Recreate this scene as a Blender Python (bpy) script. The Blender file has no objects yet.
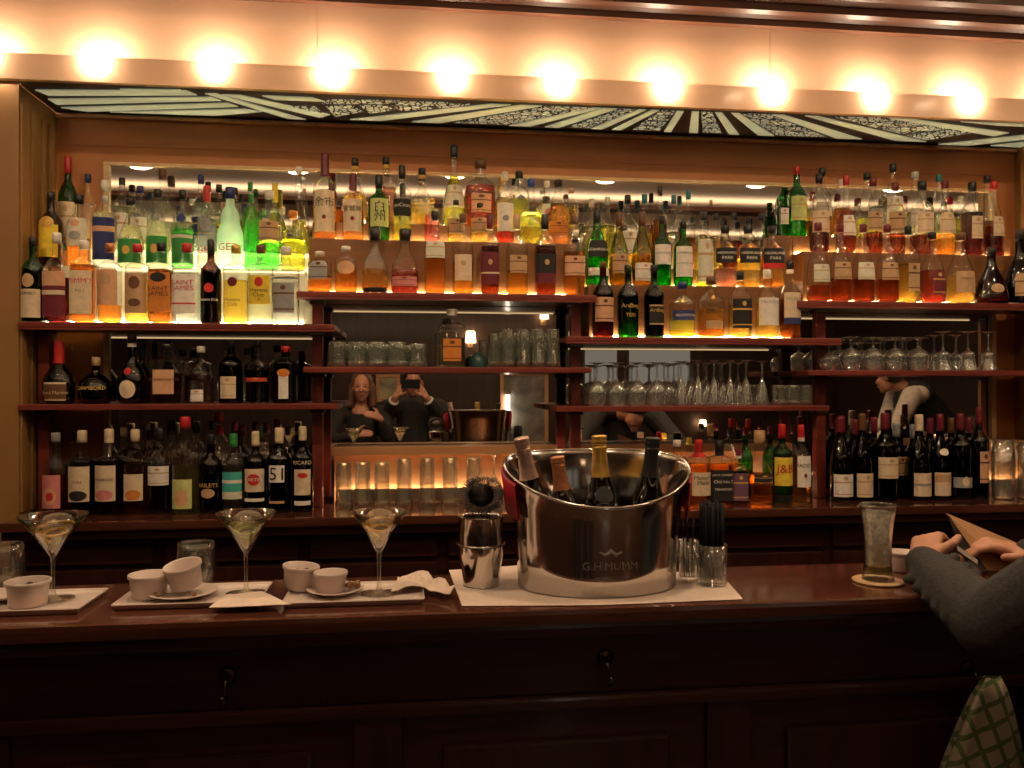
import bpy, bmesh, math, random
from mathutils import Vector, Matrix, Euler
random.seed(7)
sc = bpy.context.scene
COL = sc.collection
PI = math.pi

# ------------------------------------------------------------------ camera, world, exposure
F = 825.0                       # focal length in pixels of the 1024x768 frame
YAW = math.radians(7.0)
CZ = 1.50
cam_d = bpy.data.cameras.new('camera')
cam_d.sensor_width = 36.0
cam_d.lens = F / 1024 * 36.0
cam_d.clip_start = 0.02
cam = bpy.data.objects.new('camera', cam_d)
cam.location = (0, 0, CZ)
cam.rotation_euler = (PI / 2, 0, -YAW)
COL.objects.link(cam)
sc.camera = cam
w = bpy.data.worlds.new('world'); sc.world = w; w.use_nodes = True
w.node_tree.nodes['Background'].inputs[0].default_value = (0.012, 0.007, 0.004, 1)
w.node_tree.nodes['Background'].inputs[1].default_value = 0.4
sc.view_settings.view_transform = 'Standard'
sc.view_settings.look = 'None'
sc.view_settings.gamma = 1.0
sc.view_settings.use_curve_mapping = False
sc.view_settings.exposure = 1.0
sc.cycles.max_bounces = 14
sc.cycles.transparent_max_bounces = 40
sc.cycles.transmission_bounces = 10
sc.cycles.glossy_bounces = 5
sc.cycles.caustics_reflective = False

BULB = 29.0      # emission of the row of globe bulbs
LED = 38.0       # emission of the shelf light strips
DOWN = 19.0       # ceiling downlights of the room

# ------------------------------------------------------------------ pixel helpers (direction only; distance from the plane touched)
SY, CY = math.sin(YAW), math.cos(YAW)
def ray(px, py):
    a = (px - 512) / F; b = (384 - py) / F
    return Vector((SY + a * CY, CY - a * SY, b))
def atY(px, py, Y):
    d = ray(px, py); t = Y / d.y
    return Vector((d.x * t, Y, CZ + d.z * t))
def atZ(px, py, Z):
    d = ray(px, py); t = (Z - CZ) / d.z
    return Vector((d.x * t, d.y * t, Z))
def tY(px, Y):
    return Y / ray(px, 384).y

# ------------------------------------------------------------------ materials
MATS = {}
def nodes_of(name):
    m = bpy.data.materials.new(name); m.use_nodes = True
    nt = m.node_tree
    for n in list(nt.nodes): nt.nodes.remove(n)
    out = nt.nodes.new('ShaderNodeOutputMaterial')
    return m, nt, out
def principled(name, col, rough=0.5, metal=0.0, var=0.12, scale=30, coat=0.0, bump=0.0, spec=0.5, stretch=(1, 1, 1)):
    if name in MATS: return MATS[name]
    m, nt, out = nodes_of(name)
    p = nt.nodes.new('ShaderNodeBsdfPrincipled')
    tc = nt.nodes.new('ShaderNodeTexCoord')
    mp = nt.nodes.new('ShaderNodeMapping'); mp.inputs['Scale'].default_value = stretch
    nz = nt.nodes.new('ShaderNodeTexNoise'); nz.inputs['Scale'].default_value = scale; nz.inputs['Detail'].default_value = 4
    rp = nt.nodes.new('ShaderNodeValToRGB')
    lo = tuple(max(0, c * (1 - var)) for c in col); hi = tuple(min(1, c * (1 + var)) for c in col)
    rp.color_ramp.elements[0].position = 0.35; rp.color_ramp.elements[1].position = 0.65
    rp.color_ramp.elements[0].color = lo + (1,); rp.color_ramp.elements[1].color = hi + (1,)
    nt.links.new(tc.outputs['Object'], mp.inputs[0]); nt.links.new(mp.outputs[0], nz.inputs['Vector'])
    nt.links.new(nz.outputs[0], rp.inputs[0]); nt.links.new(rp.outputs[0], p.inputs['Base Color'])
    p.inputs['Roughness'].default_value = rough; p.inputs['Metallic'].default_value = metal
    p.inputs['Coat Weight'].default_value = coat; p.inputs['Specular IOR Level'].default_value = spec
    if bump:
        b = nt.nodes.new('ShaderNodeBump'); b.inputs['Strength'].default_value = bump; b.inputs['Distance'].default_value = 0.002
        nt.links.new(nz.outputs[0], b.inputs['Height']); nt.links.new(b.outputs[0], p.inputs['Normal'])
    nt.links.new(p.outputs[0], out.inputs[0])
    MATS[name] = m
    return m
def wood(name, c1, c2, rough=0.35, coat=0.3, scale=3.0, axis=0, rings=14, spec=0.4):
    if name in MATS: return MATS[name]
    m, nt, out = nodes_of(name)
    p = nt.nodes.new('ShaderNodeBsdfPrincipled')
    tc = nt.nodes.new('ShaderNodeTexCoord')
    mp = nt.nodes.new('ShaderNodeMapping')
    s = [rings] * 3; s[axis] = 1.0
    mp.inputs['Scale'].default_value = s
    nz = nt.nodes.new('ShaderNodeTexNoise'); nz.inputs['Scale'].default_value = scale; nz.inputs['Detail'].default_value = 6; nz.inputs['Distortion'].default_value = 0.8
    rp = nt.nodes.new('ShaderNodeValToRGB')
    rp.color_ramp.elements[0].position = 0.3; rp.color_ramp.elements[1].position = 0.7
    rp.color_ramp.elements[0].color = c1 + (1,); rp.color_ramp.elements[1].color = c2 + (1,)
    nt.links.new(tc.outputs['Object'], mp.inputs[0]); nt.links.new(mp.outputs[0], nz.inputs['Vector'])
    nt.links.new(nz.outputs[0], rp.inputs[0]); nt.links.new(rp.outputs[0], p.inputs['Base Color'])
    p.inputs['Roughness'].default_value = rough; p.inputs['Coat Weight'].default_value = coat; p.inputs['Coat Roughness'].default_value = 0.12
    p.inputs['Specular IOR Level'].default_value = spec
    nt.links.new(p.outputs[0], out.inputs[0])
    MATS[name] = m
    return m
def thin_glass(name, tint, refl=0.06, edge=0.85, rough=0.03, power=3.0, body=0.0, bodycol=(0.8, 0.8, 0.8), absorb=.85):
    """thin-walled glass: tinted see-through, mirror-like towards the edges"""
    if name in MATS: return MATS[name]
    m, nt, out = nodes_of(name)
    tr = nt.nodes.new('ShaderNodeBsdfTransparent')
    tc = nt.nodes.new('ShaderNodeTexCoord'); nz = nt.nodes.new('ShaderNodeTexNoise'); nz.inputs['Scale'].default_value = 18
    rp = nt.nodes.new('ShaderNodeValToRGB')
    rp.color_ramp.elements[0].color = tuple(c * 0.95 for c in tint) + (1,); rp.color_ramp.elements[1].color = tuple(min(1, c * 1.03) for c in tint) + (1,)
    nt.links.new(tc.outputs['Object'], nz.inputs['Vector']); nt.links.new(nz.outputs[0], rp.inputs[0]); nt.links.new(rp.outputs[0], tr.inputs[0])
    lw0 = nt.nodes.new('ShaderNodeLayerWeight'); lw0.inputs[0].default_value = 0.5
    p0 = nt.nodes.new('ShaderNodeMath'); p0.operation = 'POWER'; p0.inputs[1].default_value = 4.0
    q0 = nt.nodes.new('ShaderNodeMath'); q0.operation = 'MULTIPLY_ADD'; q0.inputs[1].default_value = -absorb; q0.inputs[2].default_value = 1.0
    ml0 = nt.nodes.new('ShaderNodeVectorMath'); ml0.operation = 'SCALE'
    nt.links.new(lw0.outputs['Facing'], p0.inputs[0]); nt.links.new(p0.outputs[0], q0.inputs[0]); nt.links.new(rp.outputs[0], ml0.inputs[0]); nt.links.new(q0.outputs[0], ml0.inputs['Scale']); nt.links.new(ml0.outputs[0], tr.inputs[0])
    gl = nt.nodes.new('ShaderNodeBsdfGlossy'); gl.inputs['Roughness'].default_value = rough; gl.inputs['Color'].default_value = (0.95, 0.95, 0.95, 1)
    lw = nt.nodes.new('ShaderNodeLayerWeight'); lw.inputs[0].default_value = 0.5
    pw = nt.nodes.new('ShaderNodeMath'); pw.operation = 'POWER'; pw.inputs[1].default_value = power
    ml = nt.nodes.new('ShaderNodeMath'); ml.operation = 'MULTIPLY_ADD'; ml.inputs[1].default_value = edge - refl; ml.inputs[2].default_value = refl
    nt.links.new(lw.outputs['Facing'], pw.inputs[0]); nt.links.new(pw.outputs[0], ml.inputs[0])
    mx = nt.nodes.new('ShaderNodeMixShader')
    nt.links.new(ml.outputs[0], mx.inputs[0])
    src = tr
    if body:
        df = nt.nodes.new('ShaderNodeBsdfTranslucent'); df.inputs[0].default_value = bodycol + (1,)
        d2 = nt.nodes.new('ShaderNodeBsdfDiffuse'); d2.inputs[0].default_value = bodycol + (1,)
        m0 = nt.nodes.new('ShaderNodeMixShader'); m0.inputs[0].default_value = 0.5
        nt.links.new(df.outputs[0], m0.inputs[1]); nt.links.new(d2.outputs[0], m0.inputs[2])
        m1 = nt.nodes.new('ShaderNodeMixShader'); m1.inputs[0].default_value = body
        nt.links.new(tr.outputs[0], m1.inputs[1]); nt.links.new(m0.outputs[0], m1.inputs[2]); src = m1
    nt.links.new(src.outputs[0], mx.inputs[1]); nt.links.new(gl.outputs[0], mx.inputs[2]); nt.links.new(mx.outputs[0], out.inputs[0])
    MATS[name] = m
    return m
def liquid_mat(name, tint, refr=0.78, glow=0.09):
    if name in MATS: return MATS[name]
    m, nt, out = nodes_of(name)
    tc = nt.nodes.new('ShaderNodeTexCoord'); nz = nt.nodes.new('ShaderNodeTexNoise'); nz.inputs['Scale'].default_value = 9
    rp = nt.nodes.new('ShaderNodeValToRGB')
    rp.color_ramp.elements[0].color = tuple(c * 0.93 for c in tint) + (1,); rp.color_ramp.elements[1].color = tuple(min(1, c * 1.05) for c in tint) + (1,)
    nt.links.new(tc.outputs['Object'], nz.inputs['Vector']); nt.links.new(nz.outputs[0], rp.inputs[0])
    tr = nt.nodes.new('ShaderNodeBsdfTransparent'); rf = nt.nodes.new('ShaderNodeBsdfRefraction'); tl = nt.nodes.new('ShaderNodeBsdfTranslucent')
    rf.inputs['IOR'].default_value = 1.27; rf.inputs['Roughness'].default_value = 0.03
    for n in (tr, rf, tl): nt.links.new(rp.outputs[0], n.inputs[0])
    a = nt.nodes.new('ShaderNodeMixShader'); a.inputs[0].default_value = refr
    b = nt.nodes.new('ShaderNodeMixShader'); b.inputs[0].default_value = glow
    nt.links.new(tr.outputs[0], a.inputs[1]); nt.links.new(rf.outputs[0], a.inputs[2])
    nt.links.new(a.outputs[0], b.inputs[1]); nt.links.new(tl.outputs[0], b.inputs[2]); nt.links.new(b.outputs[0], out.inputs[0])
    MATS[name] = m
    return m
def emit(name, col, strength):
    if name in MATS: return MATS[name]
    m, nt, out = nodes_of(name)
    e = nt.nodes.new('ShaderNodeEmission'); e.inputs[0].default_value = col + (1,); e.inputs[1].default_value = strength
    nt.links.new(e.outputs[0], out.inputs[0])
    MATS[name] = m
    return m

C = dict(black=(.012, .010, .010), red=(.50, .02, .02), maroon=(.14, .012, .022), brown=(.13, .05, .02), cream=(.66, .52, .36), gold=(.60, .36, .08),
         navy=(.02, .03, .14), blue=(.03, .08, .35), green=(.03, .25, .05), teal=(.03, .20, .22), yellow=(.75, .55, .04), white=(.74, .68, .62),
         orange=(.60, .20, .03), grey=(.28, .27, .27), copper=(.50, .20, .10), tan=(.48, .30, .16), peach=(.62, .34, .20), pink=(.60, .20, .20),
         turquoise=(.05, .40, .33), pale=(.62, .60, .48), silver=(.6, .6, .6), rosy_silver=(.55, .36, .30), lime=(.5, .55, .2), ivory=(.78, .72, .6), purple=(.16, .07, .12))
def paper(c): return principled('paper_' + c, C[c], 0.75, var=.07, scale=60)
def capm(c):
    if c in ('gold', 'copper', 'silver', 'rosy_silver'): return principled('foil_' + c, C[c], 0.32, metal=0.7, var=.15, scale=80)
    return principled('cap_' + c, C[c], 0.38, var=.12, scale=50)
GLASS = dict(clear=thin_glass('glass_clear', (.97, .985, .97), refl=.06, edge=.55, power=2.6),
             green=thin_glass('glass_green', (.10, .55, .08), refl=.06, edge=.5),
             bottlegreen=thin_glass('glass_bottlegreen', (.05, .20, .05), refl=.06, edge=.5),
             olive=thin_glass('glass_olive', (.50, .52, .10), refl=.06, edge=.5),
             brown=thin_glass('glass_brown', (.22, .07, .02), refl=.06, edge=.5),
             black=thin_glass('glass_black', (.015, .012, .012), refl=.05, edge=.5),
             frosted=thin_glass('glass_frosted', (.80, .95, .90), refl=.05, edge=.3, rough=.3, body=.6, bodycol=(.75, .92, .85)))
LIQ = dict(amber=(.90, .54, .17), gold=(.97, .80, .32), yellow=(.99, .95, .28), orange=(.92, .52, .18), red=(.72, .20, .12), rose=(.93, .58, .46), brown=(.48, .17, .07),
           dark=(.20, .10, .07), green=(.35, .88, .30), clear=(.97, .975, .96), pale=(.985, .97, .80), wine=(.30, .08, .08), rosy=(.86, .34, .30), bronze=(.68, .34, .12))
LIQM = {k: liquid_mat('liquid_' + k, v) for k, v in LIQ.items()}

MAHOG = wood('dark_mahogany', (.020, .0048, .0036), (.045, .011, .007), .38, .35, 2.5)
MAHOG_V = wood('dark_mahogany_upright', (.020, .0048, .0036), (.045, .011, .007), .38, .35, 2.5, axis=2)
SHELFW = wood('red_shelf_mahogany', (.13, .020, .014), (.22, .040, .024), .40, .2, 2.5)
POSTW = wood('red_post_mahogany', (.13, .020, .014), (.20, .036, .022), .42, .2, 2.5, axis=2)
BARTOP = wood('varnished_bar_top', (.055, .016, .010), (.11, .035, .020), .10, .8, 1.6)
MAPLE = wood('pale_maple_veneer', (.66, .40, .25), (.74, .47, .30), .5, .1, 1.1, rings=5)
TANW = wood('tan_wood', (.42, .20, .09), (.52, .27, .13), .45, .2, 2.0)
OCHRE = principled('ochre_wall_paint', (.28, .14, .042), .6, var=.07, scale=4)
RUST = principled('rust_brown_wall_paint', (.46, .17, .052), .55, var=.07, scale=4)
CEIL = principled('warm_ceiling_paint', (.78, .62, .46), .7, var=.05, scale=3)
DARKW = wood('dark_room_panelling', (.018, .008, .005), (.04, .017, .010), .5, .1, 2.0, axis=2)
FLOORM = wood('dark_floor_boards', (.05, .025, .015), (.10, .05, .03), .35, .3, 2.0, axis=1)
CHINA = principled('white_china', (.62, .50, .46), .28, var=.03, scale=10)
LINEN = principled('white_paper_napkin', (.66, .52, .45), .8, var=.05, scale=120, bump=.3)
STEEL = principled('polished_steel', (.62, .58, .55), .12, metal=1.0, var=.04, scale=6)
BLACKM = principled('black_plastic', (.006, .006, .007), .6, var=.2, spec=.2)
HOOKM = principled('dark_bronze', (.07, .05, .04), .3, metal=1.0, var=.2)
BRASS = principled('aged_brass', (.30, .20, .12), .35, metal=1.0, var=.2)
SKIN = principled('skin', (.48, .22, .14), .5, var=.08, scale=40)
m = MATS['skin']

# ------------------------------------------------------------------ mesh helpers
def link(name, me, mat, parent=None, smooth=True):
    if mat and not me.materials: me.materials.append(mat)
    if smooth:
        for p in me.polygons: p.use_smooth = True
    o = bpy.data.objects.new(name, me); COL.objects.link(o)
    if parent: o.parent = parent
    return o
def tag(o, label=None, cat=None, group=None, kind=None):
    if label: o['label'] = label
    if cat: o['category'] = cat
    if group: o['group'] = group
    if kind: o['kind'] = kind
    return o
def empty(name, loc, rz=0.0, label=None, cat=None, group=None):
    o = bpy.data.objects.new(name, None); COL.objects.link(o)
    o.location = loc; o.rotation_euler = (0, 0, rz); o.empty_display_size = .02
    return tag(o, label, cat, group)
def pydata(name, v, f):
    me = bpy.data.meshes.new(name); me.from_pydata(v, [], f); me.update(); return me
def box_bm(bm, x0, x1, y0, y1, z0, z1, bev=0.0):
    vs = [bm.verts.new((x, y, z)) for x in (x0, x1) for y in (y0, y1) for z in (z0, z1)]
    fs = [(0, 1, 3, 2), (4, 6, 7, 5), (0, 4, 5, 1), (2, 3, 7, 6), (0, 2, 6, 4), (1, 5, 7, 3)]
    faces = [bm.faces.new([vs[i] for i in f]) for f in fs]
    if bev:
        es = list({e for f in faces for e in f.edges})
        bmesh.ops.bevel(bm, geom=es, offset=bev, segments=2, affect='EDGES', profile=.7)
def box(name, x0, x1, y0, y1, z0, z1, mat, parent=None, bev=0.003, kind=None):
    bm = bmesh.new(); box_bm(bm, x0, x1, y0, y1, z0, z1, bev)
    me = bpy.data.meshes.new(name); bm.to_mesh(me); bm.free()
    o = link(name, me, mat, parent, False)
    if kind: o['kind'] = kind
    return o
def lathe(name, prof, seg=24, n=2.0, dep=1.0, close_bottom=True, close_top=False):
    v = []; f = []
    for (r, z) in prof:
        for i in range(seg):
            th = 2 * PI * i / seg + PI / seg
            c, s = math.cos(th), math.sin(th)
            k = 1.0 if n == 2 else (abs(c) ** n + abs(s) ** n) ** (-1.0 / n)
            v.append((r * k * c, r * k * s * dep, z))
    for j in range(len(prof) - 1):
        for i in range(seg):
            a = j * seg + i; b = j * seg + (i + 1) % seg
            f.append((a, b, b + seg, a + seg))
    if close_bottom: f.append(tuple(range(seg - 1, -1, -1)))
    if close_top:
        k = (len(prof) - 1) * seg; f.append(tuple(range(k, k + seg)))
    return pydata(name, v, f)
def spline(pts, sub=4):
    """smooth (Catmull-Rom) profile through control points, keeping monotone z"""
    out = []
    for i in range(len(pts) - 1):
        p0 = pts[max(i - 1, 0)]; p1 = pts[i]; p2 = pts[i + 1]; p3 = pts[min(i + 2, len(pts) - 1)]
        for k in range(sub):
            t = k / sub
            def cr(a, b, c, d): return .5 * ((2 * b) + (-a + c) * t + (2 * a - 5 * b + 4 * c - d) * t * t + (-a + 3 * b - 3 * c + d) * t ** 3)
            r = cr(p0[0], p1[0], p2[0], p3[0]); z = cr(p0[1], p1[1], p2[1], p3[1])
            out.append((max(r, 0.0005), min(max(z, p1[1]), p2[1])))
    out.append(pts[-1]); return out
def tube(name, pts, rad, seg=8, closed=False):
    v = []; f = []; n = len(pts); pts = [Vector(p) for p in pts]
    up = Vector((0, 0, 1))
    for i, p in enumerate(pts):
        d = (pts[(i + 1) % n] - pts[i - 1]) if closed else (pts[min(i + 1, n - 1)] - pts[max(i - 1, 0)])
        d.normalize()
        a = d.cross(up); a = a if a.length > 1e-3 else d.cross(Vector((1, 0, 0))); a.normalize(); b = d.cross(a)
        r = rad[i] if isinstance(rad, (list, tuple)) else rad
        for k in range(seg):
            th = 2 * PI * k / seg; v.append(p + a * (r * math.cos(th)) + b * (r * math.sin(th)))
    for i in range(n if closed else n - 1):
        for k in range(seg):
            a = i * seg + k; b = i * seg + (k + 1) % seg; c = ((i + 1) % n) * seg
            f.append((a, b, c + (k + 1) % seg, c + k))
    if not closed: f.append(tuple(range(seg - 1, -1, -1))); f.append(tuple(range((n - 1) * seg, n * seg)))
    return pydata(name, [tuple(x) for x in v], f)
def prism(name, poly, thick, axis=2):
    """closed plate: polygon (3d points) extruded along -axis"""
    n = len(poly); off = [0, 0, 0]; off[axis] = thick
    v = [tuple(p) for p in poly] + [tuple(p[i] + off[i] for i in range(3)) for p in poly]
    f = [tuple(range(n)), tuple(range(2 * n - 1, n - 1, -1))] + [(i, i + n, (i + 1) % n + n, (i + 1) % n) for i in range(n)]
    me = pydata(name, v, f); bm = bmesh.new(); bm.from_mesh(me); bmesh.ops.recalc_face_normals(bm, faces=bm.faces); bm.to_mesh(me); bm.free()
    return me
def extrude_x(name, prof, x0, x1):
    """profile of (y, z) points pulled along x"""
    n = len(prof)
    v = [(x0, y, z) for y, z in prof] + [(x1, y, z) for y, z in prof]
    f = [(i, (i + 1) % n, (i + 1) % n + n, i + n) for i in range(n)] + [tuple(range(n - 1, -1, -1)), tuple(range(n, 2 * n))]
    me = pydata(name, v, f); bm = bmesh.new(); bm.from_mesh(me); bmesh.ops.recalc_face_normals(bm, faces=bm.faces); bm.to_mesh(me); bm.free()
    return me
TXT = {}
def text_mesh(s):
    """flat lettering, centred, height of a capital about 0.7"""
    if s not in TXT:
        cu = bpy.data.curves.new('lettering', 'FONT'); cu.body = s; cu.align_x = 'CENTER'; cu.align_y = 'CENTER'; cu.resolution_u = 2; cu.size = 1.0
        ob = bpy.data.objects.new('lettering', cu); COL.objects.link(ob)
        dg = bpy.context.evaluated_depsgraph_get()
        me = bpy.data.meshes.new_from_object(ob.evaluated_get(dg))
        TXT[s] = ([tuple(v.co) for v in me.vertices], [tuple(p.vertices) for p in me.polygons])
        bpy.data.objects.remove(ob); bpy.data.curves.remove(cu); bpy.data.meshes.remove(me)
    return TXT[s]
def ordinal(n):
    L = ['first', 'second', 'third', 'fourth', 'fifth', 'sixth', 'seventh', 'eighth', 'ninth', 'tenth', 'eleventh', 'twelfth', 'thirteenth', 'fourteenth', 'fifteenth',
         'sixteenth', 'seventeenth', 'eighteenth', 'nineteenth', 'twentieth', 'twentyfirst', 'twentysecond']
    return L[n]

# ------------------------------------------------------------------ setting: room shell
YM = 3.20                      # mirror plane
XL, XR = -1.30, 2.56           # side walls of the bar niche
ZCAN = 2.50                    # underside of the glass canopy
ZB, ZBC = 1.084, 1.056         # bar top, back counter top
RX0, RX1, RY0, RZ = -3.2, 5.2, -3.2, 2.98
box('floor', RX0, RX1, RY0, 3.4, -.10, 0, FLOORM, kind='structure', bev=0)
box('ceiling', RX0, RX1, RY0, 3.4, RZ, RZ + .1, CEIL, kind='structure', bev=0)
box('wall_back', RX0, RX1, 3.235, 3.4, 0, RZ, RUST, kind='structure', bev=0)
box('wall_rear', RX0, RX1, RY0 - .1, RY0, 0, RZ, DARKW, kind='structure', bev=0)
box('wall_left', RX0 - .1, RX0, RY0, 3.4, 0, RZ, DARKW, kind='structure', bev=0)
box('wall_right', RX1, RX1 + .1, RY0, 3.4, 0, RZ, DARKW, kind='structure', bev=0)
wl = box('wall_niche_left', RX0, XL, 2.936, 3.235, 0, ZCAN, OCHRE, kind='structure', bev=0)
wr = box('wall_niche_right', XR, RX1, 2.936, 3.235, 0, ZCAN, OCHRE, kind='structure', bev=0)
for y0 in (2.945, 3.02, 3.10, 3.16):            # upright mouldings on the niche sides
    o = box('moulding', XL, XL + .008, y0, y0 + .035, 1.07, 2.44, OCHRE, wl, .003)
    o = box('moulding', XR - .008, XR, y0, y0 + .035, 1.07, 2.44, OCHRE, wr, .003)
# mirror and its frame on the back wall
MIRROR = principled('mirror_silver', (.80, .77, .73), .012, metal=1.0, var=.01, scale=2)
mirror = empty('back_bar_mirror', (0.66, YM, 1.07), 0, 'large wall mirror behind the bottle shelves with thin pale frame', 'mirror')
def child_box(name, parent, x0, x1, y0, y1, z0, z1, mat, bev=.002):
    L = parent.location
    return box(name, x0 - L.x, x1 - L.x, y0 - L.y, y1 - L.y, z0 - L.z, z1 - L.z, mat, parent, bev)
MX0, MX1, MZ1 = -1.10, 2.42, 2.305
child_box('mirror_glass', mirror, MX0, MX1, YM, YM + .03, 1.07, MZ1, MIRROR, 0)
FRAME = principled('pale_gilt_frame', (.62, .40, .20), .35, var=.08)
child_box('frame_top', mirror, MX0 - .02, MX1 + .02, YM - .012, YM + .034, MZ1, MZ1 + .012, FRAME)
child_box('frame_side', mirror, MX0 - .02, MX0, YM - .012, YM + .034, 1.07, MZ1, FRAME)
child_box('frame_side', mirror, MX1, MX1 + .02, YM - .012, YM + .034, 1.07, MZ1, FRAME)
tr1 = box('trim_1', XL, XR, 3.2325, 3.236, 2.385, 2.397, RUST, kind='structure', bev=.003)
tr2 = box('trim_2', XL, XR, 3.215, 3.236, ZCAN - .014, ZCAN, principled('pale_trim_paint', (.6, .33, .16), .5), kind='structure', bev=.003)

# fascia with its bulbs, cornice above
YF = 2.95
fas = empty('bulb_fascia', (.62, YF, 2.555), 0, 'pale veneered fascia running along the top behind the globe bulbs', 'fascia')
fx = [RX0, atY(-170, 40, YF).x, atY(317, 40, YF).x, atY(770, 40, YF).x, RX1]
for a, b in zip(fx[:-1], fx[1:]): child_box('veneer_panel', fas, a + .0008, b - .0008, YF, YF + .03, 2.555, 2.86, MAPLE, .001)
bulbs = [-14, 97, 215, 333, 452, 559, 667, 772, 875, 968, 1060]
YBU, ZBU = 2.890, 2.571
bx_ = [atY(px, 60, YBU).x for px in bulbs]
out_ = [(RX0, ZCAN), (RX0, 2.585)]
for x in bx_:
    for k in range(13):
        a = PI + PI * k / 12; out_.append((x + .049 * math.cos(a), 2.585 if k in (0, 12) else 2.577 + .049 * math.sin(a)))
out_ += [(RX1, 2.585), (RX1, ZCAN)]
led = link('bulb_ledge', prism('bulb_ledge', [Vector((x, 2.880, z)) for x, z in out_], .022, 1), MAPLE, None, False)
tag(led, 'narrow pale maple board under the row of bulbs', 'board')
CORN = wood('cornice_walnut', (.09, .030, .014), (.14, .050, .024), .42, .15, 2.0)
pr = [(3.10, 2.98), (3.10, 2.84), (2.93, 2.835), (2.90, 2.806), (2.86, 2.800), (2.850, 2.785), (2.825, 2.785), (2.820, 2.806), (2.800, 2.818), (2.785, 2.806), (2.765, 2.812), (2.758, 2.836), (2.735, 2.850),
      (2.718, 2.838), (2.695, 2.846), (2.690, 2.872), (2.668, 2.884), (2.650, 2.874), (2.625, 2.884), (2.620, 2.915), (2.58, 2.935), (2.56, 2.98)]
co = link('cornice', extrude_x('cornice', pr, RX0, RX1), CORN, smooth=False); co['kind'] = 'structure'
BULBM = emit('lit_bulb_glass', (1.0, .80, .57), BULB)
SOCK = principled('bulb_socket_brass', (.5, .3, .12), .3, metal=1)
bp = spline([(.010, .018), (.026, .024), (.039, .038), (.0440, .056), (.0445, .070), (.040, .088), (.028, .104), (.010, .117), (.002, .121)], 3)
for i, px in enumerate(bulbs):
    p = Vector((bx_[i], YBU, 0))
    pos = 'half cut off at the left edge' if i == 0 else ('just outside the right edge' if i == 10 else ordinal(i - 1) + ' whole bulb from the left')
    e = empty('globe_bulb', (p.x, p.y, ZBU + .067), 0, 'glowing globe bulb on the fascia, ' + pos, 'light bulb', 'row of globe bulbs on the fascia')
    g = link('glass_globe', lathe('glass_globe', [(r, -z) for r, z in bp], 20, close_bottom=False), BULBM, e)
    link('socket', tube('socket', [(0, .0595, -.050), (0, .050, -.050), (0, .040, -.054)], [.016, .016, .014], 10), SOCK, e)

# ------------------------------------------------------------------ leaded glass canopy
can = empty('leaded_glass_canopy', (.62, 3.08, ZCAN), 0, 'leaded glass canopy with dark sunburst bars over the shelves', 'glass canopy')
DARKLEAD = principled('dark_leading', (.030, .014, .010), .45, var=.2)
child_box('backing', can, XL, XR, 2.904, 3.235, ZCAN + .004, ZCAN + .05, DARKLEAD, 0)
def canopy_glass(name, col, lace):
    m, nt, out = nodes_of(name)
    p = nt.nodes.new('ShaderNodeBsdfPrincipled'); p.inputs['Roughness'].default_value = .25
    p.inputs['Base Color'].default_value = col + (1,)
    p.inputs['Emission Color'].default_value = (.88, .92, .60, 1); p.inputs['Emission Strength'].default_value = .10  # faint emission added to brighten the panes, standing in for backlight
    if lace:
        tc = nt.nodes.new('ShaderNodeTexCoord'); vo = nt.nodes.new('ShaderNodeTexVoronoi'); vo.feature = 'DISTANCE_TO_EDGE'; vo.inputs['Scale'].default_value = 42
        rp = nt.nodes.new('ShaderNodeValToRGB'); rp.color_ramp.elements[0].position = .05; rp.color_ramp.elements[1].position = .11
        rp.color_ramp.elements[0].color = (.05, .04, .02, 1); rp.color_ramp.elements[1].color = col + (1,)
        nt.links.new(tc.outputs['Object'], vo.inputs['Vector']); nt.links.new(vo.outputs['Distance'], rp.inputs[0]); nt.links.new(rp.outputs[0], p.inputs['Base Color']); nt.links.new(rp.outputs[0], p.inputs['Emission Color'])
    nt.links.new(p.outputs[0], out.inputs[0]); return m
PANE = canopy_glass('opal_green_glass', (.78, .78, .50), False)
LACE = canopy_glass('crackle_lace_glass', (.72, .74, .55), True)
def topy(px): return 85 + .0375 * px
def boty(px): return 111.5 + .0385 * (px - 55)
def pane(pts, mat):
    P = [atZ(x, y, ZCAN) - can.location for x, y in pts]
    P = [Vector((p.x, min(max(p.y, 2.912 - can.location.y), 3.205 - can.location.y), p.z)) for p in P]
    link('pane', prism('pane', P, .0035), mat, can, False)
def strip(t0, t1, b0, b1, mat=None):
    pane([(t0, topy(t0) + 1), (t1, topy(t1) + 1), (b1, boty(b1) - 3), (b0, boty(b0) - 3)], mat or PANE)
def laces(t0, t1, b0, b1, k):
    for i in range(k):
        u0, u1 = i / k + .012, (i + 1) / k - .045
        def L(s, e, y0, y1, u): return (s + (e - s) * u, y0 + (y1 - y0) * u)
        pane([L(t0, b0, topy(t0) + 1, boty(b0) - 3, u0), L(t1, b1, topy(t1) + 1, boty(b1) - 3, u0), L(t1, b1, topy(t1) + 1, boty(b1) - 3, u1), L(t0, b0, topy(t0) + 1, boty(b0) - 3, u1)], LACE)
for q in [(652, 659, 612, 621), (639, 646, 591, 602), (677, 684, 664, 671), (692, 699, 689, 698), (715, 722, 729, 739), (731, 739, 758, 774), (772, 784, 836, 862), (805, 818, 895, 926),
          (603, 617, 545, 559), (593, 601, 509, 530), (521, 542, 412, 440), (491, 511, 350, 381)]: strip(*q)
laces(701, 712, 703, 722, 4); laces(742, 768, 777, 829, 4); laces(621, 637, 566, 588, 4); laces(549, 590, 450, 502, 4); laces(661, 675, 632, 659, 4)
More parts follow.
